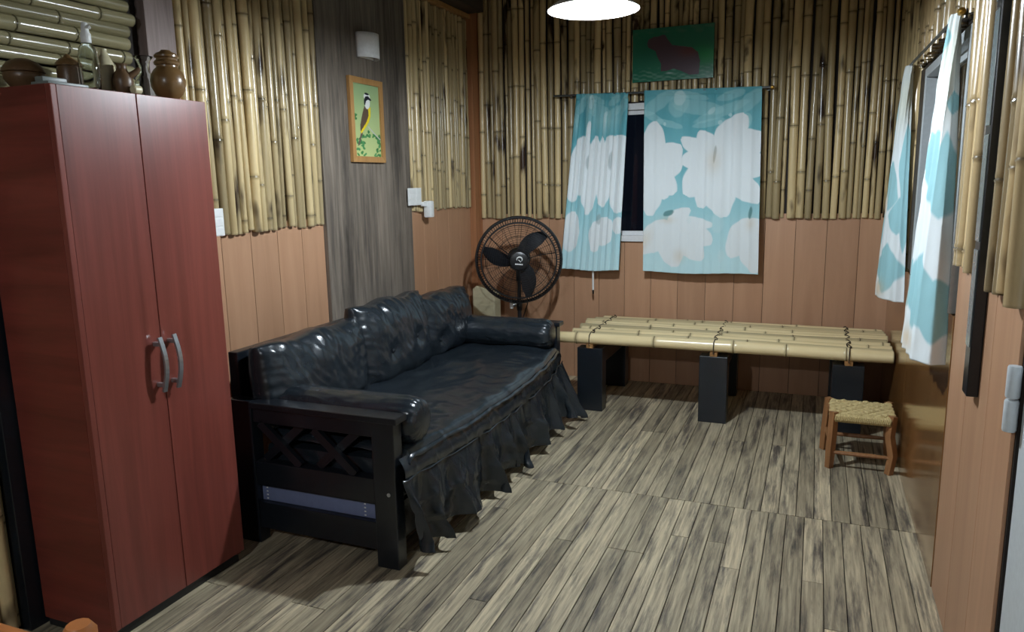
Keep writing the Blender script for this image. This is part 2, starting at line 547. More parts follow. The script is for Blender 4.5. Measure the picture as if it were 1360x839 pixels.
# ---- bamboo culms
def culm_mesh(name, length, r, seed, mat, gap=(.30, .62), sides=10):
    rd = random.Random(seed)
    b = MB(); prof = []
    z = 0.0
    prof.append((r, 0, .55)); prof.append((r, .008, .9))
    nxt = rd.uniform(.04, gap[1])
    rr = r
    while nxt < length - .03:
        prof += [(rr * 1.0, nxt - .018, 1), (rr * 1.02, nxt - .007, .78), (rr * 1.12, nxt - .002, .5), (rr * .98, nxt + .002, .36), (rr * 1.05, nxt + .007, .85), (rr, nxt + .022, 1.03)]
        rr = r * rd.uniform(.93, 1.05)
        nxt += rd.uniform(*gap)
    prof += [(rr, length - .008, 1), (rr, length, .6)]
    bend = rd.uniform(-1, 1) * .006; ph = rd.uniform(0, 6)
    cols = []
    for q, (pr, pz, pc) in enumerate(prof):
        ox = bend * math.sin(pz * 3.1 + ph); oy = bend * .5 * math.cos(pz * 2.3 + ph)
        for k in range(sides):
            an = 2 * PI * k / sides
            b.v.append((ox + pr * math.cos(an), oy + pr * math.sin(an), pz)); cols.append((pc, pc * .98, pc * .94))
    for i in range(len(prof) - 1):
        for k in range(sides):
            l = (k + 1) % sides
            b.f.append((i * sides + k, i * sides + l, (i + 1) * sides + l, (i + 1) * sides + k))
    b.f.append(tuple(range(sides))[::-1]); b.f.append(tuple((len(prof) - 1) * sides + k for k in range(sides)))
    b.c = cols
    me = b.mesh(name, angle=60); me.materials.append(MATS[mat])
    return me


def culm_row(parent, wall, axis, sgn, a0, a1, z0, z1, pitch, mat, seed, jit=.006, skip=None, low=None):
    rd = random.Random(seed)
    L_ = z1 - z0
    var = [culm_mesh('bamboo_culm', L_, .02, seed * 100 + i, mat) for i in range(9)]
    a = a0
    while a < a1 - .006:
        r = pitch / 2 * rd.choice([rd.uniform(.52, .8), rd.uniform(.8, 1.1), rd.uniform(.95, 1.3)])
        if a + 2 * r > a1 + .006: r = max(.009, (a1 - a) / 2)
        c = a + r
        zz = z0 + rd.uniform(-1, 1) * jit
        if skip is None or not skip(c):
            zb, ln = zz, L_
            if low is not None:
                lw = low(c)
                if lw is not None: zb = lw + rd.uniform(-1, 1) * jit
                ln = z1 - zb
            d = r * rd.uniform(.55, 1.0)
            s = r / .02
            loc = (c, wall - sgn * d, zb) if axis == 'x' else (wall - sgn * d, c, zb)
            tl = rd.uniform(-.005, .005)
            put(rd.choice(var), 'bamboo_culm', parent, loc, (tl if axis == 'y' else 0, tl if axis == 'x' else 0, rd.uniform(0, 6.28)), (s, s, ln / L_ if ln > .2 else ln / L_))
        a += 2 * r * 1.0 + rd.choice([0, .002, .005, .009])


def low_back(c):
    return BZ1 + .012 if BX0 - .03 < c < BX1 + .03 else None


culm_row(wall_back, YB, 'x', 1, XL + .055, XR - .01, WZ, ZC - .01, .043, 'bamboo_cane', 11, low=low_back)
culm_row(wall_left, XL, 'y', -1, 2.44, 3.40, 1.295, 2.70, .040, 'bamboo_cane', 12, jit=.008)
culm_row(wall_left, XL, 'y', -1, 4.342, 5.28, 1.325, 2.70, .035, 'bamboo_cane', 13, jit=.008)
culm_row(wall_right, XR, 'y', 1, 4.42, YB - .03, 1.0, ZC - .01, .046, 'bamboo_cane', 14)
culm_row(wall_right, XR, 'y', 1, RY0 - .01, 4.41, RZ1 + .04, ZC - .01, .046, 'bamboo_cane_warm', 15)
culm_row(wall_right, XR, 'y', 1, 2.545, 2.80, 1.215, ZC - .01, .056, 'bamboo_cane_warm', 16)
culm_row(wall_right, XR, 'y', 1, 2.035, 2.325, 1.20, ZC - .01, .052, 'bamboo_cane_warm', 17, jit=.02)
culm_row(wall_left, XL, 'y', -1, 0.9, 1.525, 0.01, 1.59, .05, 'bamboo_cane', 18)
# level culms above the wardrobe
hv = [culm_mesh('bamboo_culm', 1.36, .0235, 900 + i, 'bamboo_cane_green', gap=(.3, .5)) for i in range(5)]
z = 1.62
for i in range(26):
    if z > 2.9: break
    s = random.uniform(.88, 1.08)
    y1 = 2.235 + random.uniform(-.02, .012)
    put(hv[i % 5], 'bamboo_culm', wall_left, (XL + .018, y1, z), (PI / 2, 0, 0), (s, s, .62))
    z += .0475


# ------------------------------------------------------------------ windows and door
def window(name, axis, wall, sgn, a0, a1, z0, z1, mat, pmat, fr=.045, o0=-.035, o1=.07):
    """frame in the opening of a wall: casing, mullion and panes as parts"""
    def B(b, p0, p1, d0, d1, q0, q1):
        w0, w1 = sorted((wall + sgn * d0, wall + sgn * d1))
        return b.box(p0, p1, w0, w1, q0, q1) if axis == 'x' else b.box(w0, w1, p0, p1, q0, q1)
    f = MB()
    B(f, a0, a0 + fr, o0, o1, z0, z1); B(f, a1 - fr, a1, o0, o1, z0, z1)
    B(f, a0 + fr, a1 - fr, o0, o1, z0, z0 + fr); B(f, a0 + fr, a1 - fr, o0, o1, z1 - fr, z1)
    w = struct(f.build(name, mat, None, bevel=.003, smooth=False))
    mid = (a0 + a1) / 2
    for i, (p0, p1, d) in enumerate(((a0 + fr, mid + .02, .012), (mid - .02, a1 - fr, .036))):
        s = MB()
        B(s, p0, p0 + .03, d, d + .022, z0 + fr, z1 - fr); B(s, p1 - .03, p1, d, d + .022, z0 + fr, z1 - fr)
        B(s, p0 + .03, p1 - .03, d, d + .022, z0 + fr, z0 + fr + .03); B(s, p0 + .03, p1 - .03, d, d + .022, z1 - fr - .03, z1 - fr)
        sash = s.build('window_sash', mat, w, bevel=.002, smooth=False)
        g = MB(); B(g, p0 + .03, p1 - .03, d + .009, d + .013, z0 + fr + .03, z1 - fr - .03)
        g.build('pane', pmat, sash, smooth=False)
    return w


window('window_1', 'x', YB, 1, BX0, BX1, BZ0, BZ1, 'white_frame', 'pane_glass')
window('window_2', 'y', XR, 1, RY0, RY1, RZ0, RZ1, 'alu_frame', 'pane_glass', .04, -.028, .03)
# white metal door in the right wall with its hinge
d1 = struct(MB().box(XR + .004, XR + .05, DY0 + .01, DY1 - .012, .012, DZ1 - .01).build('door_1', 'white_door', None, bevel=.004, smooth=False))
hb = MB()
for zc in (.93, 1.013, ):
    hb.lathe([(.0, -.039), (.014, -.039), (.016, -.034), (.016, .034), (.014, .039), (0, .039)], 14, (XR - .016, DY1 + .002, zc))
hb.build('hinge', 'white_door', d1)
hb = MB()
for zc in (.10, .183):
    hb.lathe([(.0, -.039), (.014, -.039), (.016, -.034), (.016, .034), (.014, .039), (0, .039)], 14, (XR - .016, DY1 + .002, zc))
hb.build('hinge', 'white_door', d1)
MB().lathe([(0, 0), (.026, 0), (.028, .02), (.012, .028), (.012, .05), (.028, .056), (.026, .078), (0, .082)], 16, (XR - .078, DY0 + .09, 1.0), 'x').build('door_knob', 'steel', d1)


# ------------------------------------------------------------------ lamps
def pendant(name, label, loc, R, bulb_mat):
    t = thing(name, label, 'lamp', (loc[0], loc[1], loc[2]))
    X, Y, Z = loc
    prof = [(R, 0), (R * .985, .006), (R * .80, .030), (R * .5, .055), (R * .24, .075), (.032, .092), (.030, .10)]
    inner = [(.026, .098), (.028, .088), (R * .22, .071), (R * .49, .051), (R * .79, .026), (R * .97, .001), (R, 0)]
    MB().lathe(prof + inner, 48, loc, caps=False).build('lamp_shade', 'white_enamel', t, angle=50)
    MB().lathe([(0, .062), (.018, .062), (.020, .09), (.024, .10), (.024, .145), (.012, .155), (0, .156)], 16, loc).build('lamp_socket', 'white_plastic', t)
    MB().lathe([(0, -.022), (.012, -.020), (.023, -.014), (.031, -.004), (.034, .009), (.032, .024), (.027, .038), (.021, .050), (.018, .06), (0, .061)], 14, loc).build('bulb', bulb_mat, t)
    MB().tube([(X, Y, Z + .15), (X, Y, ZC)], .004, 6).build('cord', 'black_plastic', t)
    return t


pendant('pendant_lamp', 'white dish-shaped pendant lamp with a lit bulb hanging over the room', LAMP, .186, 'bulb_glow')
pendant('pendant_lamp', 'dim white pendant lamp hanging at the opposite end of the room', LAMP2, .186, 'bulb_glow_dim')


# ------------------------------------------------------------------ wardrobe
WX, WY0, WY1, WH = -2.094, 1.578, 2.183, 1.812
w = thing('wardrobe', 'tall mahogany red two-door wardrobe with curved silver handles', 'wardrobe', (-2.28, 1.88, 0))
b = MB().box(-2.44, WX - .020, WY0, WY0 + .018, 0.03, WH)
b.build('side_panel', 'mahogany_side', w, bevel=.0015, smooth=False)
MB().box(-2.44, WX - .020, WY1 - .018, WY1, 0.03, WH).build('side_panel', 'mahogany_side', w, bevel=.0015, smooth=False)
MB().box(-2.44, WX - .020, WY0 + .018, WY1 - .018, WH - .018, WH).build('top_panel', 'mahogany_side', w, bevel=.001, smooth=False)
MB().box(-2.44, -2.432, WY0 + .018, WY1 - .018, .05, WH - .018).build('back_panel', 'mahogany', w, smooth=False)
MB().box(-2.43, WX - .028, WY0 + .005, WY1 - .005, 0, .047).build('plinth', 'black_lacquer', w, bevel=.002, smooth=False)
MB().box(WX - .020, WX + .002, WY0, WY0 + .020, .05, WH).build('edge_strip', 'mahogany', w, bevel=.003, smooth=False)
for i, (a, c, hy) in enumerate(((WY0 + .0215, 1.879, 1.850), (1.8825, WY1, 1.912))):
    dd = MB().box(WX - .019, WX, a, c, .05, WH - .001).build('door', 'mahogany', w, bevel=.0015, smooth=False)
    pts = []
    for q in range(13):
        s = q / 12
        pts.append((WX + .026 + .016 * math.sin(PI * s), hy + .004 * math.sin(PI * s), .808 + .192 * s))
    hm = MB()
    for q in range(12):
        hm.bar(pts[q], pts[q + 1], .016, .008, (0, 1, 0))
    hd = hm.build('handle', 'steel', dd, weld=True)
    for zz in (.832, .976):
        hm = MB().box(WX - .001, WX + .034, hy - .006, hy + .008, zz - .007, zz + .007)
        hm.build('handle_post', 'steel', dd, bevel=.001, smooth=False)
# objects keep their place on top of the wardrobe
ZT = WH


def lathe_thing(name, label, cat, prof, loc, mat, n=24, parts=()):
    t = thing(name, label, cat, loc)
    o = MB().lathe(prof, n, loc).build(parts[0] if parts else 'body', mat, t, angle=50)
    return t


t = thing('wooden_urn', 'round turned brown wooden urn with stepped lid on the wardrobe', 'urn', (-2.150, 2.076, ZT))
MB().lathe([(0, .004), (.030, .0), (.034, .006), (.046, .018), (.056, .040), (.059, .062), (.055, .084), (.044, .102), (.036, .110), (.036, .116)], 28, t.location).build('body', 'urn_wood', t)
MB().lathe([(.036, .116), (.041, .119), (.043, .126), (.039, .132), (.033, .135), (.034, .140), (.040, .144), (.040, .150), (.033, .157), (.020, .163), (.016, .168), (0, .171)], 28, t.location).build('lid', 'urn_wood', t)
t = thing('glass_jug', 'clear glass jug with a flared rim beside the wooden urn', 'jug', (-2.272, 2.088, ZT))
MB().lathe([(0, .002), (.032, 0), (.036, .01), (.036, .06), (.030, .085), (.018, .105), (.016, .125), (.024, .145), (.034, .158), (.031, .157), (.021, .145), (.013, .125), (.015, .105), (.027, .083), (.033, .06), (.033, .008), (0, .006)], 24, t.location).build('body', 'clear_glass', t)
t = thing('spray_bottle', 'clear plastic bottle with a white pump cap on the wardrobe', 'bottle', (-2.155, 1.768, ZT))
MB().lathe([(0, .001), (.026, 0), (.029, .006), (.031, .05), (.030, .10), (.025, .128), (.015, .143), (.012, .15), (.010, .149), (.022, .127), (.027, .10), (.028, .05), (.026, .009), (0, .005)], 24, t.location).build('body', 'clear_glass', t)
c = MB().lathe([(0, .145), (.0145, .145), (.0155, .15), (.0155, .172), (.012, .178), (.010, .20), (.007, .206), (0, .207)], 18, t.location)
cp = c.build('pump_cap', 'white_plastic', t)
MB().tube([(-2.155, 1.768, ZT + .19), (-2.13, 1.761, ZT + .192), (-2.122, 1.758, ZT + .186)], .005, 8).build('nozzle', 'white_plastic', cp)
t = thing('cream_vase', 'cream flared vase standing behind the clear bottle', 'vase', (-2.225, 1.882, ZT))
MB().lathe([(0, .002), (.020, 0), (.022, .01), (.028, .05), (.034, .085), (.030, .105), (.020, .125), (.014, .14), (.014, .15), (.011, .15), (.010, .14), (.016, .122), (.025, .1), (.028, .085), (0, .02)], 24, t.location).build('body', 'cream_ceramic', t)
t = thing('clay_pot', 'small brown clay figure pot lying between vase and jug', 'pot', (-2.165, 1.898, ZT))
MB().lathe([(0, .002), (.022, 0), (.030, .02), (.033, .045), (.028, .066), (.018, .078), (.015, .092), (.019, .1), (.015, .1), (.011, .09), (0, .07)], 20, t.location).build('body', 'gourd_wood', t)
MB().tube([(-2.145, 1.905, ZT + .058), (-2.128, 1.926, ZT + .078), (-2.122, 1.932, ZT + .088)], [.011, .009, .006], 10).build('spout', 'gourd_wood', t)
tag(MB().lathe([(0, 0), (.010, 0), (.014, .004), (.015, .022), (.014, .030), (.009, .034), (0, .035)], 18, (-2.118, 1.890, ZT + .0155), 'y').build('cork_stopper', 'cream_ceramic'), 'small cream rounded stopper lying by the clay pot', 'stopper')
t = thing('lidded_jar', 'brown wooden jar with a pointed dark lid on the wardrobe', 'jar', (-2.235, 1.758, ZT))
MB().lathe([(0, .002), (.030, 0), (.034, .01), (.034, .07), (.031, .078)], 22, t.location).build('body', 'gourd_wood', t)
MB().lathe([(.031, .078), (.037, .08), (.036, .088), (.026, .099), (.012, .107), (.007, .115), (0, .118)], 22, t.location).build('lid', 'urn_wood', t)
t = thing('wooden_bowl', 'squat brown wooden bowl with domed lid at the wardrobe back', 'bowl', (-2.33, 1.675, ZT))
MB().lathe([(0, .002), (.032, 0), (.040, .012), (.055, .034), (.058, .050), (.056, .054)], 26, t.location).build('body', 'gourd_wood', t)
MB().lathe([(.056, .054), (.061, .057), (.058, .068), (.044, .086), (.022, .097), (.010, .099), (0, .1)], 26, t.location).build('lid', 'gourd_wood', t)
t = thing('flat_tray', 'flat grey plastic tray lying along the wardrobe top edge', 'tray', (-2.16, 1.675, ZT))
MB().box(-2.20, -2.125, 1.60, 1.735, ZT + .0005, ZT + .012).build('base', 'tray_grey', t, bevel=.003)
MB().box(-2.195, -2.16, 1.61, 1.69, ZT + .0125, ZT + .028).build('cover', 'tray_grey', t, bevel=.003)

# ------------------------------------------------------------------ sofa
sofa = thing('sofa_bed', 'black wooden daybed sofa with leatherette cushions, bolsters and ruffled skirt', 'sofa', (-1.95, 3.38, 0))
SY0, SY1 = 2.330, 4.425
LX0, LX1 = -2.262, -1.455
AT = .628


def ridge(x, y, z, w=.16):
    """thin crease field, 0..1"""
    return max(0.0, 1 - abs(mnoise.noise(Vector((x, y, z)))) / w)


def arm(y0, y1, x1):
    MB().box(x1 - .10, x1, y0, y1, 0, AT - .028).build('front_post', 'black_lacquer', sofa, bevel=.004, smooth=False)
    MB().box(LX0, LX0 + .125, y0, y1, 0, AT).build('back_post', 'black_lacquer', sofa, bevel=.004, smooth=False)
    MB().box(LX0 + .1255, x1 + .020, y0 - .012, y1 + .012, AT - .026, AT).build('arm_cap', 'black_lacquer', sofa, bevel=.005, smooth=False)
    xa, xb = LX0 + .126, x1 - .1005
    MB().box(xa, xb, y0 + .008, y1 - .008, .538, AT - .027).build('top_rail', 'black_lacquer', sofa, bevel=.003, smooth=False)
    MB().box(xa, xb, y0 + .005, y1 - .005, .262, .368).build('middle_rail', 'black_lacquer', sofa, bevel=.003, smooth=False)
    MB().box(xa, xb, y0 + .005, y1 - .005, .070, .186).build('bottom_rail', 'black_lacquer', sofa, bevel=.003, smooth=False)
    ym = (y0 + y1) / 2
    for p0, p1 in ((xa + .03, xa + .225), (xa + .300, xa + .490)):
        MB().bar((p0, ym - .012, .536), (p1, ym - .012, .371), .022, .034, (0, 1, 0)).build('lattice_bar', 'black_lacquer', sofa, smooth=False)
        MB().bar((p1, ym + .012, .536), (p0, ym + .012, .371), .022, .034, (0, 1, 0)).build('lattice_bar', 'black_lacquer', sofa, smooth=False)


arm(SY0, SY0 + .062, LX1)
arm(SY1 - .062, SY1, LX1 - .028)
MB().lathe([(0, 0), (.008, 0), (.007, .004), (0, .006)], 12, (LX1 - .03, SY0 - .006, .315), 'y').build('bolt', 'steel', sofa)
MB().box(LX0 - .03, LX0 + .02, SY0 + .063, SY1 - .063, .50, .815).build('back_board', 'black_lacquer', sofa, bevel=.006, smooth=False)
MB().box(LX0 + .13, LX1 - .05, SY0 + .064, SY1 - .064, .25, .285).build('bed_board', 'black_lacquer', sofa, smooth=False)
MB().box(LX1 - .09, LX1 - .062, SY0 + .064, SY1 - .064, .06, .22).build('front_rail', 'black_lacquer', sofa, smooth=False)
bt = MB().box(LX0 + .128, LX1 - .104, SY0 + .030, SY0 + .056, .1865, .2615).build('storage_drawer', 'blue_ticking', sofa, bevel=.003)
sm_ = MB()
for xs in (LX0 + .155, LX1 - .165):
    for k in range(4): sm_.box(xs - .004, xs + .004, SY0 + .0285, SY0 + .0302, .194 + .016 * k, .199 + .016 * k)
o_ = sm_.build('staples', 'white_plastic', bt, smooth=False); o_['kind'] = 'stuff'

# mattress with a loose wrinkled cover
MX0, MX1, MY0, MY1 = LX0 + .022, -1.440, SY0 + .066, SY1 - .066
SZ = .492


def mat_top(u, v):
    x_ = MX0 + (MX1 - MX0) * u; y_ = MY0 + (MY1 - MY0) * v
    bulge = .030 * math.sin(PI * v)
    x_ += bulge * u * u - .035 * u * max(0, (v - .8) / .2)
    e = min(1, (1 - u) / .09); f = min(1, min(v, 1 - v) / .03)
    z_ = SZ - .035 * (1 - math.sqrt(max(0, 1 - (1 - e) ** 2))) - .03 * (1 - math.sqrt(max(0, 1 - (1 - f) ** 2)))
    z_ += .012 * fbm(x_ * 3.1, y_ * 2.2, .3)
    z_ += .010 * mnoise.noise(Vector((x_ * 7 + y_ * 2.2, y_ * 2.6 - x_ * 1.5, 2.2))) + .0045 * mnoise.noise(Vector((x_ * 17 - y_ * 5, y_ * 6 + x_ * 4, 7.7)))
    z_ += .005 * ridge(x_ * 3.2 + y_ * 1.2, y_ * 2.0 - x_, 5.1, .25)
    z_ += .010 * math.exp(-((u - .82) / .10) ** 2) * fbm(x_ * 2, y_ * 9, 4)
    z_ -= .022 * math.sin(PI * v) * u
    return (x_, y_, z_)


b = MB(); b.grid(mat_top, 90, 200)
b.build('seat_cover', 'leatherette', sofa, angle=80)
b = MB()


def hem(u, v):
    y_ = MY0 + (MY1 - MY0) * u
    x_, _, z_ = mat_top(1.0, u)
    d = .016 + .014 * fbm(y_ * 5, 1, 7)
    return (x_ + .012 * math.sin(PI * min(1, v)) + .006 + .006 * fbm(y_ * 9, 3, 2), y_, z_ - d * v * 1.3 + .002)


b.grid(hem, 160, 5)
o_ = b.build('cover_hem', 'leatherette', sofa, angle=80)
b = MB().box(MX0 + .11, MX1 - .02, MY0 + .004, MY1 - .004, .286, .425)
b.build('mattress', 'leatherette', sofa, bevel=.02)
SEAM_Z = .372


def front_x(u):
    return MX1 + .030 * math.sin(PI * u) - .035 * max(0, (u - .8) / .2)


def band(u, v):
    y_ = MY0 - .045 + (MY1 - MY0 + .045) * u
    zt = SZ - .035 - .022 * math.sin(PI * u)
    z_ = zt + (SEAM_Z - .035 * math.sin(PI * u) - zt) * v
    x_ = front_x(u) - .004 + .022 * math.sin(PI * (v * .7)) + .008 * fbm(y_ * 6, z_ * 5, 4) + .005 * ridge(y_ * 7, z_ * 6 + y_, 3)
    return (x_, y_, z_)


b = MB(); b.grid(band, 180, 10); b.build('valance_band', 'leatherette_skirt', sofa, angle=80)
NS = 520
dens = [1.0 + .5 * math.sin(i * .029 + 1) + .35 * math.sin(i * .071 + 2) for i in range(NS + 1)]
tot = sum(dens); acc = 0; phs = []
for i in range(NS + 1):
    phs.append(acc / tot * 2 * PI * 9.5); acc += dens[i]


def skirt(u, v):
    i = min(NS, int(round(u * NS))); ph = phs[i]
    y_ = MY0 - .060 + (MY1 - MY0 + .090) * u
    s1 = math.sin(ph + .6 * math.sin(ph)); fold = math.copysign(abs(s1) ** .8, s1)
    am = (.006 + .046 * v ** .9) * (1 + .35 * math.sin(ph * .37 + 1))
    hemz = .060 + .022 * math.sin(ph * .5 + .7) + .014 * math.sin(u * 17)
    zt = SEAM_Z - .035 * math.sin(PI * u) + .002
    z_ = zt + (hemz - zt) * v
    x_ = front_x(u) + .013 + .050 * v + am * fold + .024 * v * fbm(u * 12, v * 2.5, 9) + .012 * math.sin(PI * v) * ridge(u * 16, v * 2.2, 5)
    if u > .80: x_ += .085 * v * ((u - .80) / .20)
    y_ += .040 * v * math.cos(ph) + .016 * v * fbm(u * 16, v * 3, 3)
    return (x_, y_, z_)


b = MB(); b.grid(skirt, NS, 22); b.build('ruffled_skirt', 'leatherette_skirt', sofa, angle=80)
b = MB(); b.tube([(skirt(i / 180, 0)[0] + .005, skirt(i / 180, 0)[1], skirt(i / 180, 0)[2]) for i in range(181)], .003, 5); b.build('seam', 'leatherette_skirt', sofa)


# back cushions
def cushion(yc, wd, ht, z0, xc, seed, lean, buttons, t=.22):
    NU, NV = 76, 60

    def side(sg):
        def fn(u, v):
            a, c = 2 * u - 1, 2 * v - 1
            pr = (max(0, 1 - abs(a) ** 3.2) ** .5) * (max(0, 1 - abs(c) ** 3.2) ** .55)
            th = t * (.20 + .80 * pr) / 2 if max(abs(a), abs(c)) < .9999 else t * .10
            yy = a * wd / 2 * (1 - .035 * c * c); zz = c * ht / 2 * (1 - .05 * a * a) + .008 * math.sin(a * 7 + seed)
            wr = .012 * fbm(a * 2.2 + seed, c * 1.3, seed * 1.7)
            # long creases that fan down from the top edge, shorter ones along the sides
            env = .25 + .75 * max(0, min(1, (c + .5) / 1.2))
            wr += .011 * mnoise.noise(Vector(((a + .30 * c + .10 * math.sin(c * 3 + seed)) * 8.5 + seed * 3, c * 1.3, seed))) * env * (pr + .15)
            wr += .005 * mnoise.noise(Vector(((a + .45 * c) * 17 + seed, c * 2.2 + 3, seed + 5))) * env * (pr + .1)
            wr += .009 * mnoise.noise(Vector((a * 1.5 + seed, c * 8 + a * 3, seed + 9))) * abs(a) ** 3
            edge = .008 * math.sin(a * 30 + seed * 3) * (abs(c) ** 5) * pr
            dd = sum(.030 * math.exp(-(((a - ba) * wd / 2) ** 2 + ((c - bc) * ht / 2) ** 2) / .0022) for ba, bc in buttons) if sg > 0 else 0
            return (sg * (th + (wr + edge if sg > 0 else 0) - dd), yy, zz)
        return fn
    cb = MB(); cb.grid(side(1), NU, NV); cb.grid(side(-1), NU, NV)
    w_ = NV + 1; off = (NU + 1) * w_
    rg = [i * w_ for i in range(NU + 1)] + [NU * w_ + j for j in range(1, NV + 1)] + [i * w_ + NV for i in range(NU - 1, -1, -1)] + [j for j in range(NV - 1, 0, -1)]
    for q in range(len(rg)):
        p0, p1 = rg[q], rg[(q + 1) % len(rg)]
        cb.f.append((p0, p1, p1 + off, p0 + off))
    R_ = Matrix.Rotation(lean, 3, 'Y')
    cb.v = [tuple(R_ @ Vector(v) + Vector((xc, yc, z0 + ht / 2))) for v in cb.v]
    o = cb.build('back_cushion', 'leatherette', sofa, angle=80)
    for ba, bc in buttons:
        fx = side(1)((ba + 1) / 2, (bc + 1) / 2)
        p = R_ @ Vector((fx[0] + .001, fx[1], fx[2])) + Vector((xc, yc, z0 + ht / 2))
        MB().lathe([(0, 0), (.011, 0), (.012, .004), (.008, .008), (0, .009)], 12, p, 'x').build('button', 'leatherette', o)
    return o


cushion(2.745, .74, .38, .470, -2.125, 1, -.13, [])
cushion(3.420, .69, .43, .470, -2.120, 2, -.15, [(-.35, -.25), (.45, -.1)])
cushion(4.045, .62, .375, .475, -2.130, 3, -.10, [(-.55, -.45)])


def bolster(yc, zc, x0, x1, r, seed):
    def fn(u, v):
        an = 2 * PI * u
        s = v * 1.16 - .08
        x_ = x0 + (x1 - x0) * min(1, max(0, s))
        if s < 0: rr = r * math.sqrt(max(0, 1 - (s / .08) ** 2)); x_ -= .03 * (-s / .08)
        elif s > 1:
            q = (s - 1) / .08
            rr = r * math.sqrt(max(0, 1 - q ** 2)) * (1 + .05 * math.sin(an * 15 + 2 * math.sin(an * 3)) * q)
            x_ += .062 * math.sin(q * PI / 2)
        else:
            rr = r * (1 + .03 * fbm(math.cos(an) * 2 + seed, math.sin(an) * 2, s * 7) + .02 * ridge(math.cos(an) * 3 + seed, math.sin(an) * 3, s * 5, .3) + .05 * max(0, s - .86) / .14 * math.sin(an * 15 + 2 * math.sin(an * 3)) * .6)
        return (x_, yc + rr * math.cos(an), zc + rr * math.sin(an))
    q = MB(); q.grid(fn, 96, 80, closed=True)
    return q.build('bolster', 'leatherette', sofa, angle=80, weld=True)


bolster(SY0 + .066 + .100, .572, -2.12, -1.472, .094, 1)
bolster(SY1 - .066 - .098, .572, -2.06, -1.535, .092, 4)

# ------------------------------------------------------------------ bamboo bench table
tb = thing('bamboo_table', 'long low table of lashed bamboo poles on black wooden legs', 'table', (-.55, 4.97, 0))
TX0, TX1, TZ = -1.56, .452, .487
pr_ = .0365
pv = [culm_mesh('bamboo_pole', 2.0, .0365, 700 + i, 'bamboo_pole', gap=(.3, .6), sides=12) for i in range(6)]
py = []
yy = 4.612
for i in range(10):
    r = pr_ * random.uniform(.97, 1.07)
    xa = TX0 + (0 if i == 0 else random.uniform(.0, .10)) + (.05 if i > 6 else 0)
    xb = TX1 - random.uniform(0, .022)
    put(pv[i % 6], 'bamboo_pole', tb, (xa, yy, TZ + random.uniform(-.004, .004)), (0, PI / 2, random.uniform(-.003, .003)), (r / pr_, r / pr_, (xb - xa) / 2.0))
    py.append(yy); yy += .0725
for xl in (-1.335, -.545, .215):
    MB().box(xl - .022, xl + .022, py[0] - .03, py[-1] + .03, .424, .449).build('cross_beam', 'block_wood', tb, bevel=.002, smooth=False)
    for yl in (4.585, 5.23):
        MB().box(xl - .085, xl + .085, yl, yl + .10, 0, .4235).build('leg', 'black_lacquer', tb, bevel=.004, smooth=False)
    MB().box(xl - .06, xl + .06, 4.685, 5.23, .30, .40).build('leg_rail', 'black_lacquer', tb, bevel=.004, smooth=False)
    pts = []
    for i, y_ in enumerate(py):
        o_ = .012 * (1 if i % 2 else -1)
        pts += [(xl + o_, y_ - .018, TZ + .034), (xl - o_ * .3, y_, TZ + .042), (xl - o_, y_ + .018, TZ + .034), (xl, y_ + .037, TZ + .012)]
    pts = [(xl, py[0] - .041, TZ - .045), (xl, py[0] - .044, TZ), (xl, py[0] - .034, TZ + .026)] + pts[1:]
    MB().tube(pts, .0032, 6).build('rope_lashing', 'rope_dark', tb)

# ------------------------------------------------------------------ stool
st = thing('straw_stool', 'small wooden stool with a woven straw seat beside the bamboo table', 'stool', (.265, 4.185, 0))
LG = {'fl': ((.125, 4.04), (.135, 4.05)), 'fr': ((.405, 4.035), (.41, 4.055)), 'bl': ((.10, 4.325), (.115, 4.31)), 'br': ((.425, 4.33), (.41, 4.315))}
for kx, (p, q) in LG.items():
    b = MB()
    pts = [Vector((p[0], p[1], 0)), Vector((p[0] * .7 + q[0] * .3 + (.012 if kx == 'fr' else 0), p[1] * .7 + q[1] * .3, .1)), Vector((p[0] * .3 + q[0] * .7 - (.008 if kx == 'fr' else 0), p[1] * .3 + q[1] * .7, .2)), Vector((q[0], q[1], .302))]
    b.tube(pts, [.021, .024, .024, .022], 4)
    R_ = b
    b.build('leg', 'stool_wood', st, angle=30)


def rung(p, q, z, r=.011):
    a = Vector((*p, z)); c = Vector((*q, z)); m_ = (a + c) / 2
    MB().tube([a, a.lerp(c, .25), m_, a.lerp(c, .75), c], [r * .8, r, r * 1.1, r, r * .8], 8).build('rung', 'stool_wood', st)


g = lambda kx, t: (LG[kx][0][0] * (1 - t) + LG[kx][1][0] * t, LG[kx][0][1] * (1 - t) + LG[kx][1][1] * t)
rung(g('fl', .3), g('fr', .3), .085); rung(g('bl', .3), g('br', .3), .095)
rung(g('fl', .45), g('bl', .45), .13); rung(g('fr', .45), g('br', .45), .13)
for (a, c) in (('fl', 'fr'), ('bl', 'br'), ('fl', 'bl'), ('fr', 'br')): rung(g(a, .9), g(c, .9), .272, .013)
rows = 9
for i in range(rows):
    y_ = 4.045 + .27 * (i + .5) / rows
    pts = []
    for q in range(41):
        s = q / 40
        x_ = .122 + .296 * s
        pts.append((x_, y_ + .003 * math.sin(s * 40 + i), .281 + .0085 * math.sin(s * 2 * PI * 5.5 + (PI if i % 2 else 0)) + .002 * math.sin(s * 50 + i * 2)))
    MB().tube(pts, .0150, 8).build('straw_strand', 'straw', st)
for y_, s_ in ((4.036, -1), (4.326, 1)):
    b = MB()
    for q in range(30):
        x_ = .145 + .25 * q / 29
        b.tube([(x_, y_ - s_ * .012, .290), (x_ + .003, y_ + s_ * .007, .284), (x_ - .001, y_ + s_ * .009, .268), (x_, y_ - s_ * .004, .255)], .0058, 5)
    b.build('woven_edge', 'straw', st)['kind'] = 'stuff'

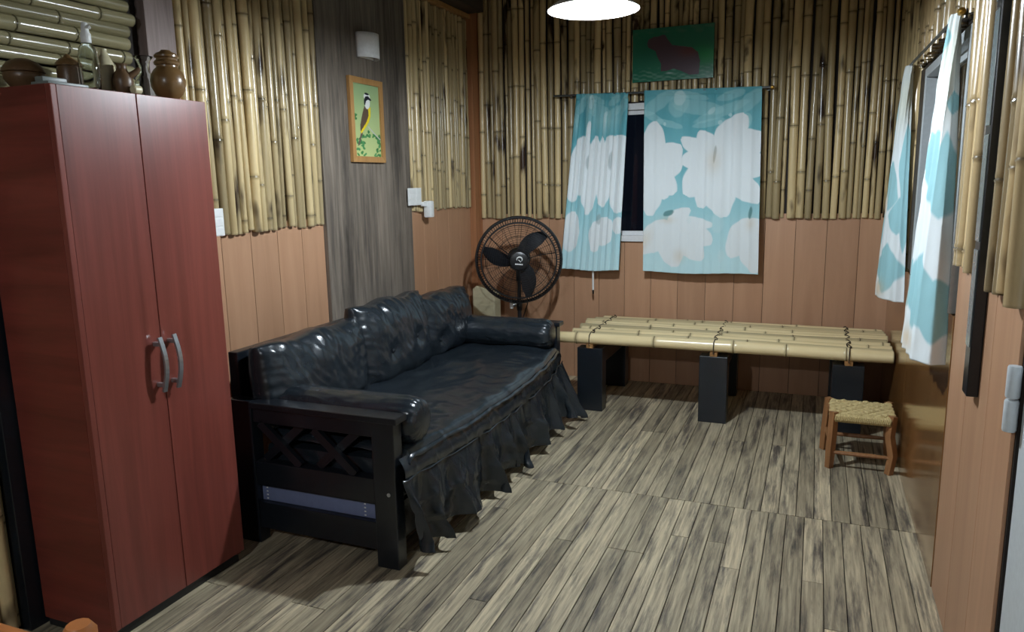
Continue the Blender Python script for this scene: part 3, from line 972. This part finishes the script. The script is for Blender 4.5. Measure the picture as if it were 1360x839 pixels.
# ------------------------------------------------------------------ pedestal fan
FX, FY, FZ = -1.949, 4.90, .958
fan = thing('pedestal_fan', 'black pedestal fan with round wire cage and three blades behind the sofa', 'fan', (FX, FY, 0), .385)
MB().lathe([(0, 0), (.20, 0), (.205, .008), (.19, .02), (.09, .035), (.03, .05), (.02, .06), (0, .06)], 28).build('base', 'black_plastic', fan, local=True)
pl_ = MB().tube([(0, .09, .05), (0, .09, .45), (0, .09, .86)], [.016, .016, .013], 12).build('pole', 'black_metal', fan, local=True)
pl_.location = (0, 0, 0)
MB().box(-.03, .03, -.02, .13, .035, .06).build('pole_foot', 'black_plastic', fan, local=True, bevel=.005)
MB().lathe([(0, -.02), (.02, -.02), (.022, 0), (.022, .04), (.016, .05), (0, .05)], 14, (0, .09, .60)).build('height_collar', 'black_plastic', fan, local=True)
MB().lathe([(0, 0), (.016, 0), (.018, .02), (.010, .03), (0, .03)], 12, (-.05, .075, .625), 'x').build('clamp_knob', 'steel', fan, local=True)
MB().lathe([(0, 0), (.013, 0), (.014, .05), (.010, .055), (0, .055)], 12, (-.058, .06, .60)).build('plug', 'white_plastic', fan, local=True)
# motor and neck (axis -y)
MB().lathe([(0, .18), (.04, .18), (.075, .165), (.085, .13), (.085, .06), (.07, .04), (0, .04)], 24, (0, 0, FZ), 'y').build('motor', 'black_plastic', fan, local=True)
MB().box(-.022, .022, .06, .12, FZ - .16, FZ - .06).build('neck', 'black_plastic', fan, local=True, bevel=.006)
RC = .302


def ring(b, R_, y_, r, n=56, sides=6):
    b.tube([(R_ * math.cos(2 * PI * k / n), y_, FZ + R_ * math.sin(2 * PI * k / n)) for k in range(n)], r, sides, closed=True)


b = MB(); ring(b, RC, -.005, .011); ring(b, RC - .001, .02, .009); b.build('cage_rim', 'black_plastic', fan, local=True)
front = MB()
ring(front, RC - .036, -.055, .0062)
for R_ in np.linspace(.075, RC - .05, 13): ring(front, R_, -.066 - .014 * math.cos(R_ / RC * PI / 2), .0011, 48, 4)
for k in range(100):
    an = 2 * PI * k / 100
    front.tube([((RC - .002) * math.cos(an), -.008, FZ + (RC - .002) * math.sin(an)), ((RC - .012) * math.cos(an + .01), -.045, FZ + (RC - .012) * math.sin(an + .01)), ((RC - .037) * math.cos(an + .02), -.056, FZ + (RC - .037) * math.sin(an + .02))], .0027, 4)
for k in range(14):
    an = 2 * PI * k / 14 + .2
    rr = .0036 if k % 5 == 0 else .0013
    front.tube([((RC - .036) * math.cos(an), -.057, FZ + (RC - .036) * math.sin(an)), (.17 * math.cos(an + .06), -.076, FZ + .17 * math.sin(an + .06)), (.06 * math.cos(an + .1), -.08, FZ + .06 * math.sin(an + .1))], rr, 5)
front.build('front_grille', 'black_metal', fan, local=True)
rear = MB()
for k in range(30):
    an = 2 * PI * k / 30
    rear.tube([((RC - .002) * math.cos(an), .018, FZ + (RC - .002) * math.sin(an)), (.24 * math.cos(an), .085, FZ + .24 * math.sin(an)), (.08 * math.cos(an), .10, FZ + .08 * math.sin(an))], .0015, 4)
ring(rear, .24, .085, .002); ring(rear, .16, .094, .002)
rear.build('rear_grille', 'black_metal', fan, local=True)
hub = MB().lathe([(0, -.0885), (.05, -.0885), (.064, -.084), (.067, -.074), (.060, -.068), (.05, .035), (0, .035)], 30, (0, 0, FZ), 'y').build('hub_cap', 'black_plastic', fan, local=True)
lg = MB()
lg.tube([(.019 * math.cos(a) + .004, -.0895, FZ + .012 + .017 * math.sin(a)) for a in np.linspace(-.9, 3.6, 16)], [.001 + .0045 * math.sin(PI * i / 15) for i in range(16)], 6)
lg.tube([(.013, -.0895, FZ - .006), (.004, -.0895, FZ + .004), (-.004, -.0895, FZ + .010)], .0025, 6)
lg.build('logo_mark', 'white_plastic', fan, local=True)
lg = MB()
for k in range(5): lg.box(-.027 + .011 * k, -.018 + .011 * k, -.0895, -.0880, FZ - .024 - .001 * k, FZ - .015 - .001 * k)
lg.build('logo_lettering', 'white_plastic', fan, local=True, smooth=False)
for k, an in enumerate((math.radians(62), math.radians(180), math.radians(303))):
    def bl(u, v):
        rr = .045 + .222 * u
        sw = an - .42 * u + .10
        wd = (.40 + .36 * math.sin(PI * min(1, u * .9 + .12))) * (1 - .35 * max(0, u - .75) / .25)
        a = sw + (v - .5) * wd * (.10 / max(.07, rr) + .35)
        return (rr * math.cos(a), -.012 + .035 * (v - .5) * (1 - .3 * u) * 1.3 - .006, FZ + rr * math.sin(a))
    b = MB(); b.grid(bl, 14, 8)
    # back surface for thickness
    n0 = len(b.v); b.v += [(x_, y_ + .003, z_) for x_, y_, z_ in b.v[:n0]]
    nf = len(b.f); b.f += [tuple(i + n0 for i in f_[::-1]) for f_ in b.f[:nf]]
    w_ = 9
    rg = [i * w_ for i in range(15)] + [14 * w_ + j for j in range(1, 9)] + [i * w_ + 8 for i in range(13, -1, -1)] + [j for j in range(7, 0, -1)]
    for q in range(len(rg)): b.f.append((rg[q], rg[(q + 1) % len(rg)], rg[(q + 1) % len(rg)] + n0, rg[q] + n0))
    b.build('blade', 'blade_plastic', fan, local=True, angle=60)
# mains lead
MB().tube([(0, .11, .80), (.05, .13, .72), (.06, .13, .62), (.02, .14, .5), (.03, .15, .3), (.1, .2, .01)], .004, 6).build('power_cord', 'black_plastic', fan, local=True)

# cream box behind the sofa
t = thing('cream_box', 'cream plastic box with a sloped top corner beside the fan pole', 'box', (-2.34, 5.19, 0))
MB().prism([(-2.43, 0), (-2.245, 0), (-2.245, .665), (-2.275, .69), (-2.34, .715), (-2.40, .725), (-2.43, .70)], 5.13, 5.25, 1).build('body', 'cream_plastic', t, bevel=.008, smooth=False)
MB().box(-2.415, -2.26, 5.126, 5.1295, .05, .58).build('front_panel', 'cream_plastic', t, bevel=.001, smooth=False)


# ------------------------------------------------------------------ curtains
def ell(U, V, cx, cy, rx, ry, ang=0.0, pw=2.0):
    ca, sa = math.cos(math.radians(ang)), math.sin(math.radians(ang))
    dx, dy = U - cx, V - cy
    a = (dx * ca + dy * sa) / rx; c = (-dx * sa + dy * ca) / ry
    return np.abs(a) ** pw + np.abs(c) ** pw


TEAL, AQUA, PALE = np.array(lin(84, 160, 172)), np.array(lin(138, 200, 208)), np.array(lin(198, 230, 235))
WHITE = np.array(lin(226, 234, 236))


def sm(d, e=.04):
    return np.clip((1 + e - d) / (2 * e), 0, 1)


def lay(C, m, col):
    return C * (1 - m[..., None]) + np.array(col) * m[..., None]


def nz(U, V, s, seed):
    r = np.random.default_rng(seed); out = np.zeros_like(U)
    for k in range(6):
        a, c, p = r.uniform(-1, 1) * s, r.uniform(-1, 1) * s, r.uniform(0, 6)
        out += np.sin(a * U + c * V + p)
    return out / 6


def petal(X, Y, cx, cy, tx, ty, wd, wob=1.0):
    ln = math.hypot(tx - cx, ty - cy); ax, ay = (tx - cx) / ln, (ty - cy) / ln
    t = ((X - cx) * ax + (Y - cy) * ay) / ln; d = np.abs(-(X - cx) * ay + (Y - cy) * ax)
    h = wd * np.sin(PI * np.clip(t, 0, 1) ** .9 * .97 + .03) ** .62
    return np.where((t > 0) & (t < 1.0), np.clip((h - d * wob) / 4 + .5, 0, 1), 0)


def print_wide(X, Y):
    """X, Y in print units: 490 wide, 775 high, Y down"""
    t = np.clip(Y / 775, 0, 1)
    C = TEAL * (1 - t[..., None]) + AQUA * t[..., None]
    C = lay(C, np.clip(.5 + nz(X, Y, .05, 3), 0, 1) * .35, AQUA)
    C = lay(C, np.clip((Y - 330) / 400, 0, 1) * .9, PALE)
    for e in ((60, 55, 85, 28, -35), (150, 60, 40, 55, 20), (230, 75, 110, 30, 8), (330, 95, 120, 22, -20), (440, 60, 70, 30, -40), (110, 140, 60, 14, 15), (420, 140, 30, 40, 30), (40, 110, 50, 16, 30), (280, 140, 70, 16, -10), (200, 25, 80, 14, 12), (370, 30, 60, 18, -15)):
        C = lay(C, sm(ell(X, Y, *e), .12) * .42, lin(168, 214, 216))
    for e in ((155, 35, 26, 30, 30), (290, 90, 9, 18, 40), (90, 140, 8, 8, 0), (365, 110, 7, 7, 0), (325, 140, 8, 10, 0)):
        C = lay(C, sm(ell(X, Y, *e), .2) * .75, lin(190, 222, 224))
    wob = 1 + .10 * nz(X, Y, .09, 8)
    FL = [(30, 330, [(50, 128, 46), (165, 235, 50), (170, 300, 50), (140, 430, 46), (100, 455, 42), (30, 530, 46), (-60, 430, 60), (-60, 250, 60)]),
          (305, 285, [(428, 108, 50), (238, 172, 36), (160, 200, 30), (165, 292, 42), (185, 440, 54), (248, 492, 46), (345, 535, 60), (420, 445, 52), (490, 470, 50), (520, 330, 62), (510, 200, 60), (330, 200, 40)]),
          (110, 550, [(208, 498, 24), (-10, 695, 44), (35, 690, 40), (140, 748, 56), (190, 690, 50), (262, 712, 50), (300, 640, 48), (300, 566, 26)]),
          (455, 540, [(372, 705, 44), (420, 650, 44), (478, 770, 52), (520, 690, 50)])]
    mk = np.zeros_like(X)
    for cx, cy, tips in FL:
        for tx, ty, wd in tips: mk = np.maximum(mk, petal(X, Y, cx, cy, tx, ty, wd * 1.2, wob))
    for e in ((50, 330, 60, 80, 0), (330, 300, 95, 110, 0), (150, 600, 55, 40, 0)): mk = np.maximum(mk, sm(ell(X, Y, *e) * wob))
    C = lay(C, mk, WHITE)
    # faint petal folds and stamens of the print
    for e in ((305, 270, 8, 36, 8),): C = lay(C, sm(ell(X, Y, *e), .3) * .7, lin(150, 160, 158))
    for e in ((105, 545, 32, 16, 0), (455, 560, 18, 30, 10), (10, 640, 24, 50, 20), (300, 300, 30, 50, 0), (160, 700, 24, 30, 0)):
        C = lay(C, np.exp(-ell(X, Y, *e)) * .35, lin(206, 184, 150))
    for e in ((112, 516, 26, 11, -22), (455, 515, 9, 26, 10)): C = lay(C, sm(ell(X, Y, *e), .3) * .8, lin(78, 128, 128))
    for e in ((338, 700, 16, 28, 0), (320, 560, 30, 40, 0), (200, 545, 12, 14, 0)): C = lay(C, sm(ell(X, Y, *e), .3) * .3, lin(206, 228, 230))
    return C


def print_narrow(U, V):
    C = print_wide(U * 490, np.minimum(V, .125) * 775)
    t = np.clip(V, 0, 1)
    B_ = TEAL * (1 - t[..., None]) + AQUA * t[..., None]
    C = lay(C, np.clip((V - .15) / .1, 0, 1), [0, 0, 0]) + B_ * np.clip((V - .15) / .1, 0, 1)[..., None]
    C = lay(C, np.clip((V - .45) / .5, 0, 1) * .9, PALE)
    mk = np.zeros_like(U)
    wob = 1 + .12 * nz(U * 490, V * 775, .09, 5)
    for e in ((.22, .40, .20, .17, 0), (.10, .46, .14, .15, 0), (.30, .27, .045, .12, 0), (.38, .48, .15, .19, 0), (.45, .36, .10, .13, 0), (.08, .54, .1, .06, 0),
              (.72, .40, .19, .17, 0), (.64, .48, .14, .15, 0), (.9, .47, .15, .20, 0), (.86, .30, .20, .07, -5), (.56, .33, .05, .1, 0), (.92, .62, .12, .05, 0),
              (.12, .78, .15, .12, 0), (.55, .80, .11, .09, 10), (.70, .77, .16, .085, 0), (.94, .74, .09, .05, 0)):
        mk = np.maximum(mk, sm(ell(U, V, *e) * wob))
    C = lay(C, mk, WHITE)
    for e in ((.74, .37, .035, .05, 8), (.32, .38, .03, .04, 0), (.60, .70, .04, .03, 0)): C = lay(C, sm(ell(U, V, *e), .4) * .55, lin(140, 156, 156))
    return C


def print_side(U, V, seed):
    C = np.ones(U.shape + (3,)) * WHITE
    C = lay(C, np.exp(-ell(U, V, .6, .14, .5, .12)) * .35, lin(196, 196, 140))
    r = np.random.default_rng(seed)
    if seed == 1:
        E_ = ((.55, .42, .30, .09, 10), (.85, .45, .25, .10, 0), (.30, .37, .16, .05, -10), (.92, .24, .12, .03, 0), (.25, .78, .25, .07, 0), (.62, .80, .35, .10, 5), (.9, .84, .2, .08, 0), (.05, .55, .06, .12, 0), (.2, .06, .2, .05, 0))
    else:
        E_ = ((.05, .35, .10, .40, 0), (.45, .50, .28, .09, 10), (.9, .40, .2, .14, 0), (.8, .63, .25, .07, 0), (.95, .55, .1, .2, 0), (.6, .86, .35, .09, 0), (.15, .72, .12, .05, 0))
    wob = 1 + .25 * nz(U * 490, V * 775, .05, seed + 20)
    mk = np.zeros_like(U)
    for e in E_: mk = np.maximum(mk, sm(ell(U, V, *e, pw=1.25) * wob * .8, .06))
    C = lay(C, mk * .85, np.array(lin(132, 190, 198)))
    for e in ((.10, .88, .12, .08), (.45, .96, .2, .04), (.3, .60, .05, .06)): C = lay(C, np.exp(-ell(U, V, *e)) * .55, lin(206, 168, 104))
    return C


def curtain(name, label, fn, colfn, nu, nv, parts=None, mat='curtain_print', group=None):
    b = MB(); b.grid(fn, nu, nv)
    U, V = np.meshgrid(np.linspace(0, 1, nu + 1), np.linspace(0, 1, nv + 1), indexing='ij')
    b.c = colfn(U, V).reshape(-1, 3)
    o = b.build(name, mat, angle=80)
    md = o.modifiers.new('thick', 'SOLIDIFY'); md.thickness = .0016; md.offset = 0
    return tag(o, label, 'curtain', group)


CY = YB - .115


def back_curtain(xt0, xt1, xb0, xb1, zt0, zt1, zb, pl_n, amp, seed):
    def fn(u, v):
        x0 = xt0 + (xb0 - xt0) * v; x1 = xt1 + (xb1 - xt1) * v
        zt = zt0 + (zt1 - zt0) * u
        a = amp * (1 - .45 * v) * (.4 + .6 * math.sin(u * 3.7 + seed) ** 2)
        ph = u * pl_n * 2 * PI + .6 * math.sin(u * 9 + seed) + .5 * v
        x_ = x0 + (x1 - x0) * u + .004 * math.sin(ph * 1.5)
        y_ = CY - a * math.sin(ph) - .010 * math.sin(u * 5 + v * 2 + seed) - .020 * v
        if v < .03: y_ = CY - .016 + (y_ - CY + .011) * .35
        z_ = zt + (zb - zt) * v + .006 * math.sin(u * 7 + seed) * v
        return (x_, y_, z_)
    return fn


curtain('window_curtain', 'narrow gathered teal and white flower print curtain over the back window', back_curtain(-1.640, -1.265, -1.765, -1.315, 2.118, 2.106, .852, 9, .014, 1), print_narrow, 150, 220)
curtain('window_curtain', 'wide teal and white flower print curtain over the back window', back_curtain(-1.150, -.375, -1.145, -.350, 2.112, 2.092, .852, 9, .009, 2), lambda U, V: print_wide(U * 490, V * 775), 220, 300)
# rod of the back window
rod = thing('curtain_rod', 'thin dark metal curtain rod above the back window', 'curtain rod', (-1.07, CY, 2.10))
MB().tube([(-1.815, CY, 2.114), (-.315, CY, 2.084)], .008, 10).build('rod', 'rod_metal', rod)
for xx, zz in ((-1.70, 2.111), (-.335, 2.085)):
    MB().tube([(xx, CY + .004, zz), (xx, YB - .048, zz)], .005, 8).lathe([(0, 0), (.016, 0), (.016, .004), (0, .004)], 12, (xx, YB - .050, zz), 'y').build('bracket', 'rod_metal', rod)
MB().lathe([(0, -.012), (.009, -.010), (.012, 0), (.009, .010), (0, .012)], 12, (-.308, CY, 2.0835), 'x').build('finial', 'brass', rod)
t = thing('curtain_wand', 'thin pale pull wand hanging below the narrow curtain', 'wand', (-1.522, CY - .022, .70))
MB().tube([(-1.530, CY + .025, 1.95), (-1.526, CY + .022, 1.2), (-1.522, CY + .018, .70)], .007, 8).build('wand', 'white_plastic', t)
MB().tube([(-1.522, CY + .018, .70), (-1.521, CY + .018, .672)], [.008, .006], 8).build('tip', 'black_plastic', t)

# side window: rod, two bunched curtains
RXX = .405
rod = thing('curtain_rod', 'thin metal curtain rod along the side window by the door', 'curtain rod', (RXX, 3.7, 2.03))
MB().tube([(RXX, 2.93, 2.022), (RXX, 4.56, 2.056)], .006, 10).build('rod', 'rod_metal', rod)
for yy, zz in ((2.962, 2.0225), (4.535, 2.0555)):
    MB().tube([(RXX, yy, zz), (XR - .044, yy, zz)], .005, 8).lathe([(0, 0), (.016, 0), (.016, .004), (0, .004)], 12, (XR - .046, yy, zz), 'x').build('bracket', 'black_metal', rod)
MB().lathe([(0, -.016), (.010, -.013), (.014, 0), (.010, .013), (0, .016)], 12, (RXX, 2.918, 2.0216), 'y').build('finial', 'brass', rod)


def path_at(P, u):
    L_ = [0]
    for a, c in zip(P[:-1], P[1:]): L_.append(L_[-1] + math.dist(a, c))
    s = u * L_[-1]
    for i in range(len(P) - 1):
        if s <= L_[i + 1] or i == len(P) - 2:
            q = (s - L_[i]) / max(1e-6, L_[i + 1] - L_[i])
            a, c = P[i], P[i + 1]
            n = Vector((c[1] - a[1], a[0] - c[0])).normalized()
            return a[0] + (c[0] - a[0]) * q, a[1] + (c[1] - a[1]) * q, n


def bunch(PT, PB, zt, zb, pl_n, amp, seed, pw=1.0, hemf=None):
    def fn(u, v):
        x0, y0, n0 = path_at(PT, u); x1, y1, n1 = path_at(PB, u)
        s = v ** pw
        nn = (n0 * (1 - s) + n1 * s)
        a = amp * (.55 + .45 * s) * (.6 + .4 * math.sin(u * 5 + seed))
        ph = u * pl_n * 2 * PI + .8 * math.sin(v * 2.2 + seed)
        d = a * math.sin(ph) + .004 * fbm(u * 6, v * 9, seed, 2)
        z_ = zt + (zb - zt) * v + (hemf(u) * v if hemf else 0)
        return (min(XR - .02, x0 + (x1 - x0) * s + nn[0] * d), y0 + (y1 - y0) * s + nn[1] * d, z_)
    return fn


curtain('side_curtain', 'gathered white and aqua print curtain on the side window, end next to the black column',
        bunch([(.394, 3.06), (.388, 2.985), (.412, 2.955), (.418, 3.03)], [(.37, 3.43), (.344, 3.25), (.347, 3.00), (.40, 2.93), (.452, 2.95)], 2.028, .835, 6, .010, 1, .8),
        lambda U, V: print_side(U, V, 1), 130, 200)
curtain('side_curtain', 'gathered white and aqua print curtain on the side window, end next to the back wall',
        bunch([(.394, 4.50), (.386, 4.44), (.412, 4.40), (.418, 4.46)], [(.345, 4.74), (.332, 4.60), (.342, 4.50), (.41, 4.38), (.448, 4.36)], 2.052, .838, 5, .009, 2, .8),
        lambda U, V: print_side(U, V, 2), 110, 180)

# ------------------------------------------------------------------ black column on the right wall
t = thing('wall_column', 'tall narrow black column with grey glossy inserts mounted on the right wall', 'column', (.452, 2.465, .86))
MB().box(.430, XR - .0095, 2.430, 2.500, .862, 2.80).build('housing', 'black_lacquer', t, bevel=.003, smooth=False)
zs = [.995, 1.30, 1.62, 1.95, 2.28, 2.60]
for a, c in zip(zs[:-1], zs[1:]):
    MB().box(.4270, .4298, 2.437, 2.494, a + .012, c - .012).build('insert', 'grey_glass', t, bevel=.001, smooth=False)


# ------------------------------------------------------------------ pictures
def poly_mask(X, Y, P):
    m = np.zeros(X.shape, bool); n = len(P)
    for i in range(n):
        x0, y0 = P[i]; x1, y1 = P[(i + 1) % n]
        if y0 == y1: continue
        cnd = ((Y >= min(y0, y1)) & (Y < max(y0, y1)))
        xi = x0 + (Y - y0) * (x1 - x0) / (y1 - y0)
        m ^= cnd & (X < xi)
    return m.astype(float)


def bird(U, V):
    X = 105 + 230 * U; Y = 140 + 602 * V
    t = np.clip(V, 0, 1)
    C = np.array(lin(150, 178, 128)) * (1 - t[..., None]) + np.array(lin(188, 200, 134)) * t[..., None]
    r = np.random.default_rng(4)

    def leaves(C, x0, x1, y0, y1, n):
        for _ in range(n):
            C = lay(C, sm(ell(X, Y, r.uniform(x0, x1), r.uniform(y0, y1), r.uniform(6, 10), r.uniform(10, 17), r.uniform(-60, 60)), .3), [(.03, .17, .05), (.07, .27, .09), (.05, .22, .06)][r.integers(3)])
        return C
    C = leaves(C, 110, 130, 390, 470, 7)
    C = leaves(C, 130, 200, 560, 735, 26); C = leaves(C, 268, 328, 550, 735, 26); C = leaves(C, 200, 240, 520, 600, 8)
    for q in np.linspace(0, 1, 24): C = lay(C, sm(ell(X, Y, 232 + 98 * q, 488 + 100 * q ** .9, 5, 5), .3), lin(190, 190, 180))
    C = lay(C, poly_mask(X, Y, [(172, 520), (152, 590), (134, 655), (148, 645), (166, 590), (182, 545)]), lin(104, 84, 76))
    C = lay(C, poly_mask(X, Y, [(205, 325), (258, 325), (254, 400), (238, 450), (170, 552), (160, 530), (185, 390)]), lin(232, 206, 40))
    C = lay(C, poly_mask(X, Y, [(205, 320), (236, 335), (238, 395), (216, 452), (164, 535), (162, 480), (184, 390)]), lin(96, 78, 62))
    C = lay(C, sm(ell(X, Y, 232, 295, 22, 48, 5), .1), lin(232, 234, 228))
    C = lay(C, sm(ell(X, Y, 230, 240, 27, 28), .1), lin(232, 234, 228))
    C = lay(C, poly_mask(X, Y, [(205, 310), (204, 270), (218, 240), (240, 234), (268, 262), (262, 270), (238, 264), (222, 278), (212, 312)]), lin(32, 36, 46))
    C = lay(C, sm(ell(X, Y, 230, 218, 19, 9, 8), .2), lin(32, 34, 42))
    C = lay(C, poly_mask(X, Y, [(240, 246), (270, 262), (262, 270), (240, 262)]), lin(30, 32, 40))
    return C


def animal(U, V):
    X = 80 + 1005 * U; Y = 90 + 700 * V
    C = np.ones(U.shape + (3,)) * np.array(lin(44, 118, 92))
    C = lay(C, np.exp(-ell(X, Y, 1000, 500, 170, 130)) * .7, lin(40, 156, 80))
    C = lay(C, np.clip(nz(X, Y * 2.4, .035, 3) * 2, 0, 1) * np.clip((230 - Y) / 120, 0, 1) * .5, lin(96, 136, 110))
    C = lay(C, np.clip(nz(X, Y * 2, .06, 6) * 2 + .1, 0, 1) * np.clip((Y - 590) / 80, 0, 1) * .6, lin(110, 160, 140))
    body = [(265, 290), (280, 235), (340, 205), (420, 200), (455, 185), (490, 192), (520, 250), (580, 330), (700, 355), (820, 380), (895, 450), (922, 560), (910, 735), (800, 735), (700, 680), (600, 640), (520, 662), (440, 662), (440, 560), (400, 480), (370, 390), (280, 340)]
    C = lay(C, poly_mask(X, Y, body), lin(86, 70, 78))
    C = lay(C, poly_mask(X, Y, body) * np.exp(-ell(X, Y, 800, 420, 150, 80)) * .7, lin(104, 56, 48))
    C = lay(C, np.exp(-ell(X, Y, 550, 695, 40, 10)) * .7, lin(170, 200, 196))
    return C


def picture(name, fn, colfn, nu, nv, mat, parent):
    b = MB(); b.grid(fn, nu, nv)
    U, V = np.meshgrid(np.linspace(0, 1, nu + 1), np.linspace(0, 1, nv + 1), indexing='ij')
    b.c = colfn(U, V).reshape(-1, 3)
    return b.build(name, mat, parent, smooth=False)


PSX = XL + .03
t = thing('bird_picture', 'framed picture of a yellow-breasted bird hung on the grey slab', 'picture', (PSX + .012, 3.833, 1.872))
y0, y1, z0, z1, fr = 3.660, 4.006, 1.634, 2.110, .034
yc_, zc_ = .5 * (y0 + y1), .5 * (z0 + z1)
for A_, B_ in (((y0, z0), (y1, z0)), ((y1, z0), (y1, z1)), ((y1, z1), (y0, z1)), ((y0, z1), (y0, z0))):
    ins = lambda p: (p[0] + (fr if p[0] < yc_ else -fr), p[1] + (fr if p[1] < zc_ else -fr))
    C_, D_ = ins(B_), ins(A_)
    b = MB(); b.prism([A_, B_, C_, D_], PSX + .001, PSX + .024, 0)
    b.build('frame_bar', 'frame_wood', t, bevel=.002, smooth=False)
picture('canvas', lambda u, v: (PSX + .012, y0 + fr - .003 + (y1 - y0 - 2 * fr + .006) * u, z1 - fr + .003 - (z1 - z0 - 2 * fr + .006) * v), bird, 110, 200, 'painting', t)
MB().box(PSX + .001, PSX + .010, y0 + .01, y1 - .01, z0 + .01, z1 - .01).build('backing', 'dark_backing', t, smooth=False)

GY = YB - .052
t = thing('green_painting', 'unframed green painting of a dark brown capybara above the back window', 'painting', (-.97, GY, 2.35))
MB().box(-1.246, -.693, GY - .018, GY, 2.176, 2.527).build('stretcher', 'dark_timber', t, smooth=False)
picture('canvas', lambda u, v: (-1.246 + .553 * u, GY - .0192, 2.527 - .351 * v), animal, 190, 120, 'painting_gloss', t)

# ------------------------------------------------------------------ wall fittings
t = thing('wall_lamp', 'unlit white half-cylinder wall lamp above the bird picture', 'lamp', (PSX, 3.862, 2.29))


def shade(u, v):
    a = -PI / 2 + PI * u
    return (PSX + .008 + .075 * math.cos(a), 3.862 + .092 * math.sin(a), 2.222 + .138 * v)


b = MB(); b.grid(shade, 24, 6)
o = b.build('lamp_shade', 'white_enamel', t)
md = o.modifiers.new('thick', 'SOLIDIFY'); md.thickness = .003
MB().box(PSX + .0005, PSX + .008, 3.775, 3.95, 2.226, 2.356).build('back_plate', 'white_plastic', t, bevel=.002, smooth=False)


def socket_plate(name, label, y0, y1, z0, z1, cols, x0):
    t = thing(name, label, 'outlet', (x0, (y0 + y1) / 2, (z0 + z1) / 2))
    MB().box(x0, x0 + .010, y0, y1, z0, z1).build('plate', 'white_plastic', t, bevel=.003, smooth=False)
    w_ = (y1 - y0) / cols
    for c in range(cols):
        for k in range(3):
            zc = z0 + (z1 - z0) * (k + .5) / 3; yc = y0 + w_ * (c + .5)
            MB().box(x0 + .010, x0 + .0125, yc - w_ * .34, yc + w_ * .34, zc - (z1 - z0) * .13, zc + (z1 - z0) * .13).build('module', 'white_plastic', t, bevel=.001, smooth=False)
    return t


CX = XL + .045
socket_plate('outlet_plate', 'white double outlet plate on the bamboo beside the grey slab', 4.262, 4.43, 1.365, 1.478, 2, CX)
socket_plate('outlet_plate', 'white switch plate on the bamboo beside the wardrobe', 2.540, 2.612, 1.290, 1.412, 1, CX)
t = thing('plug_adapter', 'white plug-in device beside the double outlet plate', 'adapter', (CX, 4.49, 1.33))
MB().box(CX, CX + .055, 4.470, 4.520, 1.280, 1.390).build('body', 'white_plastic', t, bevel=.008)
MB().box(CX, CX + .03, 4.431, 4.471, 1.355, 1.385).build('arm', 'white_plastic', t, bevel=.005)

# ------------------------------------------------------------------ chair, only a post top shows
ch = thing('wooden_chair', 'orange wooden chair with rounded back posts beside the wardrobe', 'chair', (-1.28, .56, 0))
for px_, py_, h in ((-1.105, .766, .79), (-1.455, .766, .79), (-1.105, .37, .44), (-1.455, .37, .44)):
    MB().tube([(px_, py_, 0), (px_, py_, h * .5), (px_, py_, h - .012), (px_, py_, h)], [.02, .025, .027, .019], 12).build('leg', 'orange_wood', ch)
MB().box(-1.49, -1.07, .34, .80, .43, .45).build('seat', 'orange_wood', ch, bevel=.006)
for zz in (.56, .68): MB().box(-1.445, -1.115, .757, .775, zz, zz + .06).build('back_slat', 'orange_wood', ch, bevel=.004)
for a, c in (((-1.105, .37), (-1.455, .37)), ((-1.105, .766), (-1.455, .766)), ((-1.105, .37), (-1.105, .766)), ((-1.455, .37), (-1.455, .766))):
    MB().tube([(*a, .2), (*c, .2)], .012, 8).build('rung', 'orange_wood', ch)
